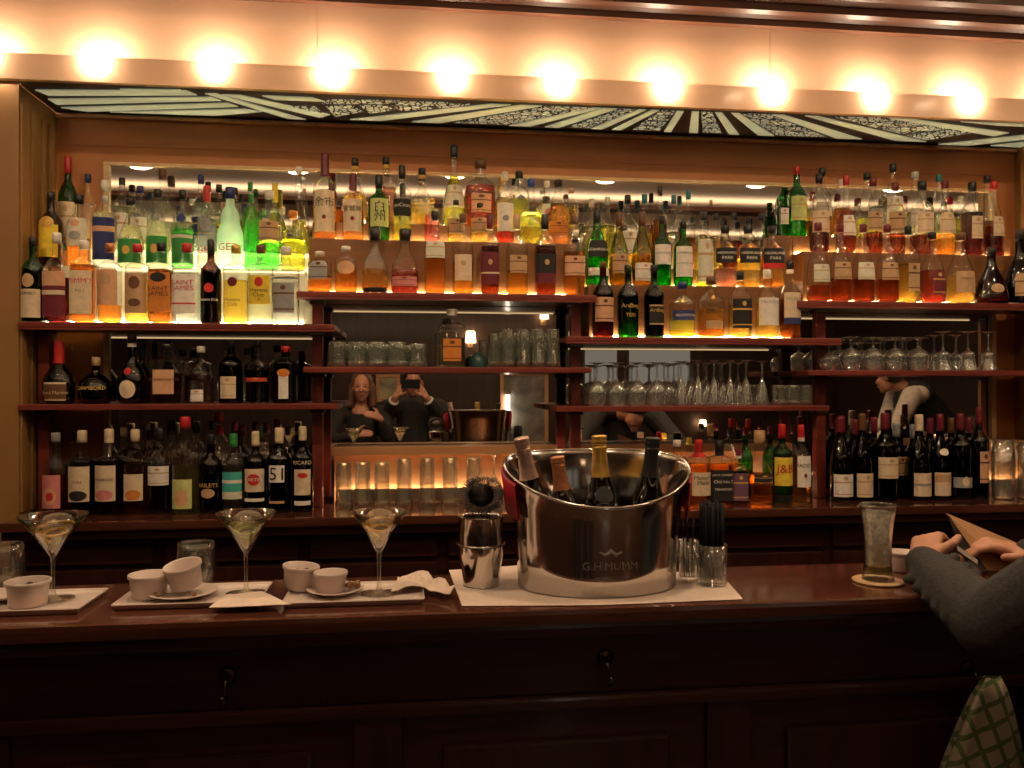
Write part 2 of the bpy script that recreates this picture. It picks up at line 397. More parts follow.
def quad_run(A, B, C_, D, k, mat, gap=.05):
    for i in range(k):
        u0, u1 = i / k + .01, (i + 1) / k - gap
        P = lambda p, q, u: (p[0] + (q[0] - p[0]) * u, p[1] + (q[1] - p[1]) * u)
        pane([P(A, D, u0), P(B, C_, u0), P(B, C_, u1), P(A, D, u1)], mat)
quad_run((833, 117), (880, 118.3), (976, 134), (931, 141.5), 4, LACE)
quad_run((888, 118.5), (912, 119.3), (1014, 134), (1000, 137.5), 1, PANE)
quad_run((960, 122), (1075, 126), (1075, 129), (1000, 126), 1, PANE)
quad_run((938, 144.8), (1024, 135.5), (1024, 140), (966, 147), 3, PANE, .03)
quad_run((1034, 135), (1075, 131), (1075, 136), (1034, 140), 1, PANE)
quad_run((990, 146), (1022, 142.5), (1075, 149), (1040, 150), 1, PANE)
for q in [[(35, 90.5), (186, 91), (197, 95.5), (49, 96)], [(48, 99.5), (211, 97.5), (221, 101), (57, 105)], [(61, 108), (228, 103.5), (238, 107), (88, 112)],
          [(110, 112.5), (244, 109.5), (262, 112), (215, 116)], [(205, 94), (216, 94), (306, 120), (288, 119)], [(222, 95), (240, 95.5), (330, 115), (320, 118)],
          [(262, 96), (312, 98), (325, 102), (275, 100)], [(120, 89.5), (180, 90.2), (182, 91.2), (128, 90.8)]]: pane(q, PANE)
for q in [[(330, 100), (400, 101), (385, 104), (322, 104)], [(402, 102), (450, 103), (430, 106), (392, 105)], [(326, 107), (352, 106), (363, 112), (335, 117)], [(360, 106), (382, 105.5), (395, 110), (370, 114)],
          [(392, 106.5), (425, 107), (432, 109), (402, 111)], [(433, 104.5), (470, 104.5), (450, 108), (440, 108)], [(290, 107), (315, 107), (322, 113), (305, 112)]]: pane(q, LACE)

# ------------------------------------------------------------------ back bar: counter, posts, shelves, risers, light strips
bc = empty('back_bar_counter', (.62, 3.0, 0), 0, 'dark mahogany back bar counter with panelled cupboards below the shelves', 'counter')
child_box('counter_top', bc, XL, XR, 2.80, 3.20, ZBC - .030, ZBC, BARTOP, .006)
child_box('edge_moulding', bc, XL, XR, 2.815, 2.85, ZBC - .060, ZBC - .031, MAHOG, .006)
child_box('carcass', bc, XL, XR, 2.88, 3.22, 0.02, ZBC - .031, MAHOG, 0)
xs = [XL + .02, -.83, -.36, .11, .58, 1.05, 1.52, 1.99, XR - .02]
for a, b in zip(xs[:-1], xs[1:]):
    d = child_box('drawer_front', bc, a + .02, b - .02, 2.862, 2.879, .905, ZBC - .075, MAHOG, .004)
    d2 = child_box('cupboard_door', bc, a + .02, b - .02, 2.862, 2.879, .10, .885, MAHOG_V, .004)
    pnl = box('door_panel', a + .075 - .62, b - .075 - .62, 2.854 - 3.0, 2.8615 - 3.0, .16, .83, MAHOG_V, d2, .006)
    kb = link('knob', lathe('knob', [(.004, 0), (.004, .01), (.010, .014), (.011, .020), (.006, .025)], 12, close_top=True), BRASS, d2)
    kb.location = (b - .05 - .62, 2.862 - 3.0, .80); kb.rotation_euler = (PI / 2, 0, 0)

YS0 = 2.925                     # front edge of the shelves
BAYS = {1: (XL, atY(335, 330, YS0).x, 1.708, 1.432), 2: (atY(296, 290, YS0).x, atY(597, 296, YS0).x, 1.822, 1.560),
        3: (atY(566, 334, YS0).x, atY(842, 335, YS0).x, 1.672, 1.420), 4: (atY(798, 300, YS0).x, XR, 1.812, 1.552)}
BAYNAME = {1: 'far left bay', 2: 'center left bay', 3: 'center right bay', 4: 'far right bay'}
TH = .020
POSTX = {0: -1.262, 1: atY(318, 384, 3.05).x, 2: atY(575, 384, 3.05).x, 3: atY(819, 384, 3.05).x, 4: 2.52}
for b, (x0, x1, zt, zm) in BAYS.items():
    xa, xb = x0, x1
    for z, nm in ((zt, 'top'), (zm, 'middle')):
        y0 = YS0
        if nm == 'middle':
            xa = x0 if b == 1 else (atY(303, 369, YS0).x if b == 2 else (atY(556, 405, YS0).x if b == 3 else atY(808, 370, YS0).x))
            xb = atY(338, 404, YS0).x if b == 1 else (atY(592, 370, YS0).x if b == 2 else (atY(830, 405, YS0).x if b == 3 else XR))
        s = box('shelf_board', xa + .001, xb - .001, y0, 3.186, z - TH, z, SHELFW, bev=.004)
        if nm == 'top': box('front_lip', xa + .001, xb - .001, y0, y0 + .012, z - TH - .0065, z - TH - .0002, SHELFW, s, .002)
        tag(s, 'red mahogany %s shelf board in the %s' % (nm, BAYNAME[b]), 'shelf', 'mahogany shelf boards')
# posts: short lengths between shelves with small capitals
zs_post = {0: [1.708, 1.432], 1: [1.822, 1.708, 1.560, 1.432], 2: [1.822, 1.672, 1.560, 1.420], 3: [1.812, 1.672, 1.552, 1.420], 4: [1.812, 1.552]}
pn = ['at the far left wall', 'second from the left', 'in the middle', 'third right of the left wall', 'at the far right wall']
for k, x in POSTX.items():
    e = empty('shelf_post', (x, 3.05, ZBC), 0, 'red mahogany shelf post with little capitals ' + pn[k], 'post', 'mahogany shelf posts')
    lv = [ZBC + TH] + sorted(zs_post[k])
    prev = ZBC
    for z in sorted(zs_post[k]):
        top = z - TH
        child_box('post_length', e, x - .0185, x + .0185, 3.0315, 3.0685, prev + .0005, top - .016, POSTW, .003)
        child_box('capital', e, x - .027, x + .027, 3.023, 3.077, top - .0155, top - .0005, MAHOG, .004)
        prev = z
# display risers and light strips
LEDM = emit('warm_light_strip', (1.0, .80, .46), LED)
LEDW = emit('bright_light_strip', (1.0, .88, .56), LED * .98)
RISER = wood('riser_brown_wood', (.18, .070, .022), (.23, .095, .032), .45, .2, 2.0)
ACRYL = thin_glass('milky_acrylic', (.9, .88, .8), refl=.06, edge=.3, rough=.3, body=.72, bodycol=(.88, .84, .72))
RY1, RY2 = 3.020, 3.106
RH, RH3 = .200, .075
RB = {1: (-1.20, -.375), 2: (-.360, .612), 3: (.660, 1.455), 4: (1.500, 2.44)}
RB3 = {3: (.660, 1.412)}
ZT = {b: v[2] for b, v in BAYS.items()}
for b, (x0, x1) in RB.items():
    z = ZT[b]; mt = ACRYL if b == 1 else RISER; lm = LEDW if b == 1 else LEDM
    r = box('display_riser', x0, x1, RY1, 3.185, z + .0005, z + RH, mt, bev=.002)
    tag(r, '%s bottle riser on the top shelf of the %s' % ('milky white acrylic' if b == 1 else 'brown wooden', BAYNAME[b]), 'riser', 'bottle risers')
    x3a, x3b = RB3.get(b, (x0, x1))
    r = box('upper_riser_step', x3a, x3b, RY2, 3.185, z + RH + .0005, z + RH + RH3, mt, bev=.002)
    tag(r, 'low upper riser step behind the second bottle row, %s' % BAYNAME[b], 'riser', 'upper riser steps')
    s = box('light_strip', x0 + (-.06 if b == 1 else .01), x1 - .01, RY1 - .010, RY1 - .002, z + .0005, z + .009, lm, bev=0)
    tag(s, 'glowing strip light behind the front bottle row, %s' % BAYNAME[b], 'strip light', 'front strip lights')
    s = box('light_strip', x0 + .01, x1 - .01, RY2 - .009, RY2 - .001, z + RH + .0005, z + RH + .009, lm, bev=0)
    tag(s, 'glowing strip light behind the second bottle row, %s' % BAYNAME[b], 'strip light', 'upper strip lights')
    s = box('light_strip', x0 + .01, x1 - .01, 3.176, 3.184, z + RH + RH3 + .0005, z + RH + RH3 + .008, lm, bev=0)
    tag(s, 'glowing strip light along the mirror, %s' % BAYNAME[b], 'strip light', 'mirror strip lights')
r = box('upper_riser_step', 1.414, 1.498, RY2, 3.185, ZT[3] + RH + .0005, ZT[4] + RH + RH3, RISER, bev=.002)
tag(r, 'small brown riser block carrying the two green bottles', 'riser', 'upper riser steps')
for b, (x0, x1, zt, zm) in BAYS.items():
    s = box('shelf_downlight', x0 + .05, x1 - .05, 2.938, 2.946, zt - TH - .0055, zt - TH - .0005, emit('under_shelf_strip', (1, .70, .36), LED * .010), bev=0)
    tag(s, 'slim light strip under the top shelf of the %s' % BAYNAME[b], 'strip light', 'under shelf strip lights')
# low lit back box with tan ledge on the counter
for (xa, xb, nm) in ((atY(333, 500, 3.11).x, .555, 'behind the upturned tall glasses'), (.64, 1.49, 'behind the bourbon bottles'), (2.10, 2.53, 'behind the tumblers at the far right')):
    e = empty('lit_counter_ledge', ((xa + xb) / 2, 3.14, ZBC), 0, 'low tan wooden ledge with hidden light ' + nm, 'ledge', 'lit counter ledges')
    child_box('back_panel', e, xa, xb, 3.15, 3.185, ZBC + .0005, ZBC + .18, TANW)
    child_box('ledge_top', e, xa, xb, 3.085, 3.185, ZBC + .18, ZBC + .212, TANW, .004)
    child_box('light_strip', e, xa + .02, xb - .02, 3.138, 3.148, ZBC + .030, ZBC + .038, emit('low_light_strip', (1, .72, .42), LED * .9), 0)
    child_box('strip_cover', e, xa + .02, xb - .02, 3.128, 3.132, ZBC + .0005, ZBC + .052, principled('brushed_tray', (.40, .30, .25), .4, metal=.3), 0)

# ------------------------------------------------------------------ bottles
# control profiles (radius / half width, height / total height) and cap (radius, start)
SHAPES = {
 'std':   ([(.90, 0), (1, .015), (1, .10), (1, .35), (1, .54), (.95, .60), (.70, .67), (.42, .73), (.36, .79), (.35, .93)], .40, .87),
 'bord':  ([(.90, 0), (1, .015), (1, .10), (1, .40), (1, .60), (.93, .65), (.60, .70), (.40, .74), (.36, .80), (.36, .95)], .40, .80),
 'burg':  ([(.90, 0), (1, .015), (1, .10), (1, .30), (.99, .42), (.88, .52), (.62, .64), (.43, .74), (.37, .82), (.36, .95)], .41, .80),
 'flask': ([(.88, 0), (1, .02), (1, .10), (1, .35), (1, .56), (.92, .64), (.62, .70), (.40, .745), (.36, .79), (.36, .92)], .44, .86),
 'cone':  ([(.92, 0), (1, .02), (1, .20), (.97, .38), (.85, .50), (.60, .62), (.42, .72), (.35, .80), (.34, .94)], .42, .88),
 'tall':  ([(.92, 0), (1, .02), (.88, .2), (.70, .45), (.50, .70), (.42, .82), (.38, .94)], .46, .90),
 'onion': ([(.88, 0), (1, .03), (1, .14), (1, .30), (.94, .42), (.68, .55), (.44, .63), (.38, .70), (.37, .86)], .48, .80),
 'round': ([(.72, 0), (.93, .06), (1, .22), (.95, .38), (.72, .50), (.42, .60), (.32, .70), (.30, .92)], .34, .86),
 'squat': ([(.70, 0), (.95, .10), (1, .28), (.88, .46), (.52, .60), (.26, .68), (.24, .84)], .27, .80),
 'pear':  ([(.92, 0), (1, .05), (.97, .16), (.80, .34), (.52, .52), (.34, .66), (.26, .76), (.25, .90)], .28, .84),
 'bulge': ([(.90, 0), (1, .02), (1, .20), (1, .42), (.86, .50), (.74, .56), (.74, .64), (.60, .71), (.40, .77), (.35, .83), (.35, .94)], .42, .88),
 'bell':  ([(.95, 0), (1, .03), (.97, .15), (.93, .35), (.85, .50), (.62, .62), (.38, .72), (.30, .80), (.30, .94)], .36, .87),
 'tank':  ([(.90, 0), (1, .015), (1, .12), (1, .40), (1, .66), (.94, .72), (.55, .76), (.40, .79), (.38, .83), (.38, .94)], .46, .88),
 'drop':  ([(.90, 0), (1, .02), (1, .18), (.96, .30), (.78, .44), (.52, .56), (.36, .66), (.32, .78), (.32, .94)], .38, .86),
}
def rad_at(prof, z):
    for (r0, z0), (r1, z1) in zip(prof[:-1], prof[1:]):
        if z0 <= z <= z1: return r0 + (r1 - r0) * ((z - z0) / (z1 - z0) if z1 > z0 else 0)
    return prof[-1][0]
def sect(th, n):     # section scale at angle th
    if n == 2: return 1.0
    return (abs(math.cos(th)) ** n + abs(math.sin(th)) ** n) ** (-1.0 / n)
def label_patch(name, prof, H, v0, v1, half, n, dep, off, oval=False, rows=4, cols=10, u0=None, u1=None):
    """paper patch wrapped on the front (-y) of the bottle"""
    v = []; f = []
    a0 = -half if u0 is None else u0 * half; a1 = half if u1 is None else u1 * half
    if oval:
        ring = 20; zc = (v0 + v1) / 2; cen = []
        def P(a, z):
            r = rad_at(prof, z * H); th = -PI / 2 + a; k = sect(th, n)
            return ((r * k + off) * math.cos(th), (r * k + off) * math.sin(th) * dep, z * H)
        for q, fr in ((0, .001), (1, .6), (2, 1.0)):
            for i in range(ring):
                t = 2 * PI * i / ring
                v.append(P((a0 + a1) / 2 + (a1 - a0) / 2 * math.cos(t) * fr, zc + (v1 - v0) / 2 * math.sin(t) * fr))
        for q in range(2):
            for i in range(ring):
                a = q * ring + i; b = q * ring + (i + 1) % ring; f.append((a, a + ring, b + ring, b))
        return pydata(name, v, f)
    for j in range(rows + 1):
        z = v0 + (v1 - v0) * j / rows; r = rad_at(prof, z * H)
        for i in range(cols + 1):
            a = a0 + (a1 - a0) * i / cols; th = -PI / 2 + a; k = sect(th, n)
            v.append(((r * k + off) * math.cos(th), (r * k + off) * math.sin(th) * dep, z * H))
    for j in range(rows):
        for i in range(cols):
            a = j * (cols + 1) + i; f.append((a, a + 1, a + cols + 2, a + cols + 1))
    return pydata(name, v, f)
def wrap_text(s, prof, H, v, size, n, dep, off, maxw, vertical=False):
    vs, fs = text_mesh(s)
    xs_ = [p[0] for p in vs]; wd = (max(xs_) - min(xs_)) or 1; cx = (max(xs_) + min(xs_)) / 2
    ys_ = [p[1] for p in vs]; cy = (max(ys_) + min(ys_)) / 2
    sc_ = min(size * H / .72, maxw / wd)
    out = []
    for (x, y, z) in vs:
        x -= cx; y -= cy
        if vertical: x, y = -y, x
        zz = v * H + y * sc_; r = rad_at(prof, max(zz, 0.001))
        a = (x * sc_) / max(r, .005); th = -PI / 2 + a; k = sect(th, n)
        out.append(((r * k + off) * math.cos(th), (r * k + off) * math.sin(th) * dep, zz))
    return pydata('lettering', out, fs)
INK = {k: principled('ink_' + k, C[k], .7, var=.05) for k in ('black', 'red', 'gold', 'white', 'brown', 'maroon', 'navy', 'green', 'cream', 'grey', 'orange', 'teal', 'tan')}
ROWS = {}
NAMEK = {'liqueur': 'liqueur_bottle', 'rum': 'rum_bottle', 'whisky': 'whisky_bottle', 'brandy': 'brandy_bottle', 'wine': 'wine_bottle', 'gin': 'gin_bottle', 'spirit': 'spirit_bottle'}
def add_row(key, bay, shelf, row, Y, Z, base, items, kind):
    """items: (cx, top, w, shape, glass, liquid, fill, cap, label, extra)"""
    items = sorted(items, key=lambda q: q[0])
    xs_ = [atY(q[0], 384, Y).x for q in items]; rs_ = [q[2] * tY(q[0], Y) / F / 2 * 1.01 for q in items]
    ok = lambda a, b: abs(items[a][9].get('dy', 0) - items[b][9].get('dy', 0)) < .02 if len(items[a]) > 9 and len(items[b]) > 9 else True
    for _ in range(60):                     # neighbours stand side by side, not inside each other
        for q in range(len(xs_) - 1):
            g = rs_[q] + rs_[q + 1] + .0008 - (xs_[q + 1] - xs_[q])
            if g > 0: xs_[q] -= g / 2; xs_[q + 1] += g / 2
    for i, it in enumerate(items):
        cx, top, wd, shape, glass, liq, fill, cap, lab = it[:9]
        ex = it[9] if len(it) > 9 else {}
        t = tY(cx, Y)
        by = base(cx) if callable(base) else base
        H = (by - top) * t / F; R = wd * t / F / 2
        p = Vector((xs_[i], Y, CZ))
        pts, cr, cz = SHAPES[shape]
        cz = ex.get('cz', cz); n = ex.get('n', 2.0); dep = ex.get('dep', 1.0)
        prof = spline([(r * R * (1 if r > .45 else .92), z * H) for r, z in pts], 3)
        nk = rad_at(prof, pts[-1][1] * H)
        hue = {'clear': liq, 'olive': 'olive', 'bottlegreen': 'dark green'}.get(glass, glass)
        if glass == 'clear' and liq == 'dark': hue = 'dark'
        ln = '' if not lab else ', %s label' % lab[0]
        place = '%s from left, %s, %s, %s' % (ordinal(i), row, shelf, BAYNAME[bay])
        desc = '%s bottle, %s cap%s, %s' % (hue, cap, ln, place)
        words = desc.replace(',', '').split()
        if len(words) > 16: desc = '%s bottle%s, %s' % (hue, ln, place)
        yy = Y + ex.get('dy', 0)
        e = empty(NAMEK[kind], (p.x, yy, Z + .0006), ex.get('rz', random.uniform(-.12, .12)), desc, 'bottle', 'bottles in the %s of the %s, %s' % (row, shelf, BAYNAME[bay]))
        link('glass_body', lathe('glass_body', prof, 24, n, dep), GLASS[glass], e)
        if liq and fill > 0 and glass not in ('black',):
            lp = [(max(r - .0022, .001), max(z, .004)) for r, z in prof if z <= fill * H]
            lp.append((max(rad_at(prof, fill * H) - .0022, .001), fill * H))
            link('liquid', lathe('liquid', lp, 20, n, dep, True, True), LIQM[liq], e)
        # cap or capsule
        c0 = (cz + .015) * H; crr = max(cr * R * .88, nk * 1.05)
        if ex.get('capsule'):
            cp = [(r * 1.0 + .0012, z) for r, z in prof if z >= c0 - 1e-5]
            cp = [(rad_at(prof, c0) + .0012, c0)] + cp + [(cp[-1][0] if cp else nk + .0012, H * .985), ((cp[-1][0] if cp else nk) * .8, H)]
        else:
            cp = [(crr, c0), (crr, c0 + (H - c0) * .30), (crr * 1.03, c0 + (H - c0) * .34), (crr * 1.03, H * .985), (crr * .88, H)]
        link('cap', lathe('cap', cp, 16, close_bottom=True, close_top=True), capm(cap), e)
        if ex.get('collar'):
            zc0 = c0 - .05 * H
            link('neck_band', lathe('neck_band', [(rad_at(prof, zc0) + .0012, zc0), (max(rad_at(prof, c0), nk) + .0012, c0)], 16, close_bottom=False), paper(ex['collar']), e)
        if ex.get('foot'):
            link('foot_band', lathe('foot_band', [(R * .95, .0), (R * 1.015, .006), (R * 1.015, ex['foot'] * H)], 24, n, dep, False), capm(ex.get('footc', 'black')), e)
        lo = None
        if lab:
            lc, v0, v1 = lab[:3]; half = lab[3] if len(lab) > 3 else 1.05
            lo = link('label', label_patch('label', prof, H, v0, v1, half, n, dep, .0012, ex.get('oval', False)), paper(lc), e)
            if not (ex.get('bands') or ex.get('text') or ex.get('ovals')):
                dk = 'tan' if lc in ('cream', 'white', 'pale', 'ivory', 'lime') else ('brown' if lc in ('tan', 'peach', 'yellow', 'orange', 'pink', 'grey') else 'gold')
                q = v1 - v0
                ex = dict(ex, bands=[(dk, v0 + q * .10, v0 + q * .14), (dk, v0 + q * .62, v0 + q * .68)], ovals=[(dk, v0 + q * .76, v0 + q * .92, .2)])
        for (bc_, v0, v1) in ex.get('bands', []):
            link('label_band', label_patch('label_band', prof, H, v0, v1, (lab[3] if lab and len(lab) > 3 else 1.05), n, dep, .0018), paper(bc_), lo or e)
        for (bc_, v0, v1, half) in ex.get('ovals', []):
            link('label_emblem', label_patch('label_emblem', prof, H, v0, v1, half, n, dep, .0022, True), paper(bc_), lo or e)
        for tx in ex.get('text', []):
            s, v, size, ink = tx[:4]
            link('lettering', wrap_text(s, prof, H, v, size, n, dep, .0026, R * 1.75, len(tx) > 4), INK[ink], lo or e, False)
YR1, YR2, YR3 = 2.972, 3.062, 3.146
B1 = lambda px: 320 + (px - 20) * .018
# ---- far left bay, top shelf
add_row('a', 1, 'top shelf', 'front row', YR1, ZT[1], B1, [
 (33, 235, 22, 'bord', 'green', 'brown', .62, 'black', ('cream', .05, .38), dict(text=[('FERNET', .33, .035, 'brown')], ovals=[('tan', .40, .56, .5)], cz=.88)),
 (57, 231, 22, 'std', 'clear', 'wine', .50, 'white', ('maroon', .06, .56), dict(n=4, bands=[('peach', .40, .56), ('cream', .30, .35)])),
 (84, 239, 23, 'tank', 'clear', 'bronze', .70, 'white', ('cream', .10, .62, .8), dict(n=5, text=[("PIMM'S", .50, .07, 'red'), ('No.1', .38, .035, 'brown')])),
 (110, 242, 22, 'tank', 'clear', 'orange', .22, 'copper', ('peach', .22, .66), dict(text=[('Eau', .55, .04, 'brown')] if False else [], ovals=[('tan', .46, .62, .5)])),
 (138, 243, 23, 'tank', 'clear', 'gold', .55, 'red', ('tan', .12, .62), dict(ovals=[('brown', .42, .58, .45), ('brown', .20, .30, .5)])),
 (161, 242, 22, 'tank', 'clear', 'bronze', .66, 'black', ('orange', .14, .62, .9), dict(n=5, ovals=[('black', .50, .62, .6)], text=[('SAINT', .42, .055, 'black'), ('JAMES', .35, .055, 'black')])),
 (187, 243, 24, 'tank', 'clear', 'clear', .62, 'red', ('white', .12, .60, .9), dict(n=5, text=[('SAINT', .50, .06, 'red'), ('JAMES', .42, .06, 'red')], bands=[('red', .23, .25)])),
 (211, 239, 20, 'bord', 'brown', 'dark', .62, 'black', None, dict(ovals=[('red', .36, .47, .45)], text=[('Havana Club', .28, .035, 'white')])),
 (236, 245, 23, 'tank', 'clear', 'gold', .55, 'gold', None, dict(n=3, ovals=[('maroon', .46, .58, .38)], text=[('Havana', .30, .045, 'brown'), ('Club', .24, .045, 'brown')])),
 (261, 245, 23, 'tank', 'clear', 'pale', .58, 'brown', ('yellow', .24, .60, .9), dict(n=3, ovals=[('red', .46, .58, .33)], text=[('Havana', .42, .05, 'black'), ('Club', .36, .05, 'black'), ('3', .30, .04, 'black')])),
 (286, 247, 25, 'tank', 'clear', 'clear', .60, 'white', ('grey', .14, .52, .8), dict(n=3, text=[('Silver', .42, .05, 'black')] if False else [])),
], 'rum')
B1b = lambda px: 266 + (px - 50) * .030
add_row('b', 1, 'top shelf', 'middle row', YR2, ZT[1] + RH, B1b, [
 (51, 191, 22, 'std', 'brown', 'bronze', .60, 'black', ('yellow', .12, .55), dict(ovals=[('gold', .50, .66, .7)], text=[('ABC', .45, .05, 'red')] if False else [])),
 (79, 194, 22, 'flask', 'clear', 'orange', .40, 'black', ('pale', .28, .66), dict(ovals=[('peach', .54, .64, .4), ('grey', .36, .48, .5)])),
 (105, 180, 21, 'std', 'clear', 'clear', .62, 'white', ('navy', .08, .56), dict(n=3, bands=[('peach', .40, .46)])),
 (131, 198, 24, 'cone', 'clear', 'pale', .60, 'black', ('green', .06, .40, 1.2), dict(ovals=[('gold', .18, .30, .3)])),
 (158, 190, 22, 'cone', 'clear', 'pale', .58, 'black', ('green', .06, .40, 1.2), dict(ovals=[('gold', .18, .30, .3)])),
 (183, 191, 21, 'std', 'clear', 'green', .50, 'black', ('green', .06, .44, 1.2), dict(bands=[('pale', .38, .42)], ovals=[('navy', .58, .68, .5)])),
 (210, 187, 19, 'std', 'clear', 'clear', .60, 'red', None, dict(text=[('GET', .22, .09, 'red')], ovals=[('grey', .44, .60, .6)], capsule=True, cz=.80)),
 (238, 189, 25, 'bulge', 'frosted', None, 0, 'navy', None, dict(text=[('GET', .26, .09, 'red')], cz=.84)),
 (251, 195, 14, 'std', 'clear', 'green', .62, 'green', None, dict(dy=.012)),
 (264, 192, 21, 'tank', 'clear', 'green', .36, 'white', ('tan', .36, .60), {}),
 (287, 213, 24, 'flask', 'clear', 'yellow', .50, 'orange', None, {}),
], 'liqueur')
add_row('c', 1, 'top shelf', 'rear row', YR3, ZT[1] + RH + RH3, lambda px: 243 + (px - 60) * .025, [
 (68, 150, 18, 'std', 'green', 'clear', .5, 'red', ('cream', .05, .50, 1.3), dict(text=[('RAPADURA', .42, .05, 'red')] if False else [], cz=.80)),
 (101, 168, 16, 'std', 'clear', 'clear', .6, 'navy', None, {}),
 (116, 190, 15, 'std', 'clear', 'yellow', .4, 'silver', None, {}),
 (132, 172, 17, 'bord', 'clear', 'pale', .6, 'black', ('white', .1, .5), dict(collar='white', capsule=True, cz=.88)),
 (144, 180, 17, 'std', 'clear', 'pale', .5, 'navy', ('white', .1, .5), {}),
 (160, 163, 25, 'round', 'clear', 'pale', .35, 'brown', None, {}),
 (176, 186, 15, 'std', 'clear', 'pale', .5, 'silver', None, {}),
 (191, 169, 17, 'std', 'clear', 'clear', .6, 'navy', ('navy', .2, .44), {}),
 (217, 179, 17, 'std', 'clear', 'pale', .55, 'black', ('yellow', .1, .4), {}),
 (228, 182, 14, 'std', 'clear', 'yellow', .5, 'black', None, {}),
 (244, 177, 14, 'std', 'clear', 'green', .66, 'green', None, {}),
 (275, 178, 18, 'drop', 'clear', 'yellow', .58, 'yellow', ('pale', .16, .40), dict(capsule=True, cz=.72)),
 (299, 162, 17, 'tall', 'clear', 'yellow', .38, 'white', None, dict(cz=.91)),
], 'liqueur')
# ---- centre left bay, top shelf
add_row('d', 2, 'top shelf', 'front row', YR1, ZT[2], lambda px: 290 + (px - 320) * .018, [
 (320, 249, 22, 'tank', 'clear', 'orange', .40, 'white', ('grey', .30, .75, .7), dict(n=5)),
 (346, 244, 22, 'tank', 'clear', 'orange', .50, 'white', None, dict(ovals=[('peach', .38, .66, .8)])),
 (375, 226, 26, 'onion', 'clear', 'amber', .36, 'black', None, dict(foot=.07, footc='black')),
 (405, 227, 27, 'onion', 'clear', 'red', .36, 'black', ('pink', .10, .24, .9), dict(n=3, text=[('FOUR ROSES', .17, .03, 'maroon')] if False else [])),
 (435, 209, 21, 'std', 'clear', 'orange', .44, 'black', ('pale', .42, .62, .9), dict(n=3)),
 (463, 212, 21, 'std', 'clear', 'amber', .40, 'brown', ('cream', .16, .48, .9), dict(ovals=[('tan', .34, .40, .25)])),
 (490, 213, 18, 'flask', 'clear', 'brown', .60, 'maroon', ('maroon', .12, .52), dict(n=4, bands=[('cream', .25, .27)], ovals=[('tan', .36, .43, .22)], cz=.80)),
 (517, 213, 21, 'std', 'clear', 'amber', .30, 'tan', ('tan', .26, .48, .8), dict(n=3, cz=.80)),
 (545, 213, 20, 'flask', 'clear', 'brown', .60, 'black', ('maroon', .14, .50), dict(n=4, bands=[('black', .26, .50)], ovals=[('tan', .36, .43, .22)], cz=.80)),
 (574, 214, 20, 'std', 'clear', 'orange', .54, 'brown', ('peach', .24, .48), dict(n=4)),
], 'whisky')
B2b = lambda px: 240 + (px - 325) * .022
add_row('e', 2, 'top shelf', 'middle row', YR2, ZT[2] + RH, B2b, [
 (325, 153, 23, 'bord', 'clear', 'amber', .56, 'maroon', ('cream', .08, .55, .95), dict(text=[('余市', .42, .14, 'black')], ovals=[('maroon', .22, .27, .16)], capsule=True, cz=.72)),
 (353, 174, 21, 'bord', 'clear', 'amber', .56, 'maroon', ('cream', .12, .60, .95), dict(text=[('宮城峡', .46, .13, 'black')], ovals=[('maroon', .28, .34, .18)], capsule=True, cz=.74)),
 (379, 175, 21, 'bord', 'green', 'gold', .60, 'black', ('lime', .20, .62, .95), dict(text=[('白州', .42, .13, 'black', 1)] if False else [('白', .50, .13, 'black'), ('州', .36, .13, 'black')], cz=.78)),
 (402, 165, 19, 'bord', 'clear', 'yellow', .40, 'black', ('black', .32, .54), dict(text=[('anCnoc', .46, .05, 'white')])),
 (432, 198, 15, 'tank', 'clear', 'rosy', .60, 'gold', None, dict(n=4)),
 (456, 200, 17, 'std', 'clear', 'gold', .5, 'black', ('tan', .20, .54), {}),
 (480, 203, 19, 'std', 'clear', 'gold', .5, 'black', ('tan', .25, .60), {}),
 (505, 172, 18, 'std', 'clear', 'red', .30, 'pale', ('white', .16, .55), dict(ovals=[('grey', .30, .38, .35)])),
 (531, 179, 24, 'round', 'clear', 'yellow', .46, 'blue', None, dict(ovals=[('cream', .10, .26, .5)] if False else [])),
 (558, 180, 22, 'bulge', 'clear', 'amber', .62, 'black', ('orange', .14, .34), {}),
], 'whisky')
add_row('f', 2, 'top shelf', 'rear row', YR3, ZT[2] + RH + RH3, lambda px: 226 + (px - 340) * .024, [
 (355, 160, 24, 'round', 'clear', 'gold', .45, 'black', None, dict(collar='gold')),
 (386, 159, 20, 'std', 'clear', 'rose', .55, 'black', None, dict(collar='gold')),
 (422, 170, 25, 'round', 'clear', 'gold', .36, 'black', None, dict(collar='gold')),
 (454, 147, 22, 'drop', 'clear', 'yellow', .62, 'black', ('pale', .22, .50), dict(cz=.83)),
 (482, 162, 30, 'flask', 'clear', 'red', .62, 'brown', ('peach', .20, .48, .7), dict(dep=.7)),
 (517, 173, 20, 'flask', 'clear', 'yellow', .50, 'black', None, {}),
 (503, 180, 13, 'std', 'clear', 'gold', .6, 'gold', None, {}),
 (547, 183, 20, 'round', 'clear', 'pale', .5, 'white', ('pale', .2, .5, .7), dict(ovals=[('pink', .25, .4, .4)])),
 (571, 190, 15, 'std', 'clear', 'gold', .55, 'tan', None, {}),
], 'whisky')
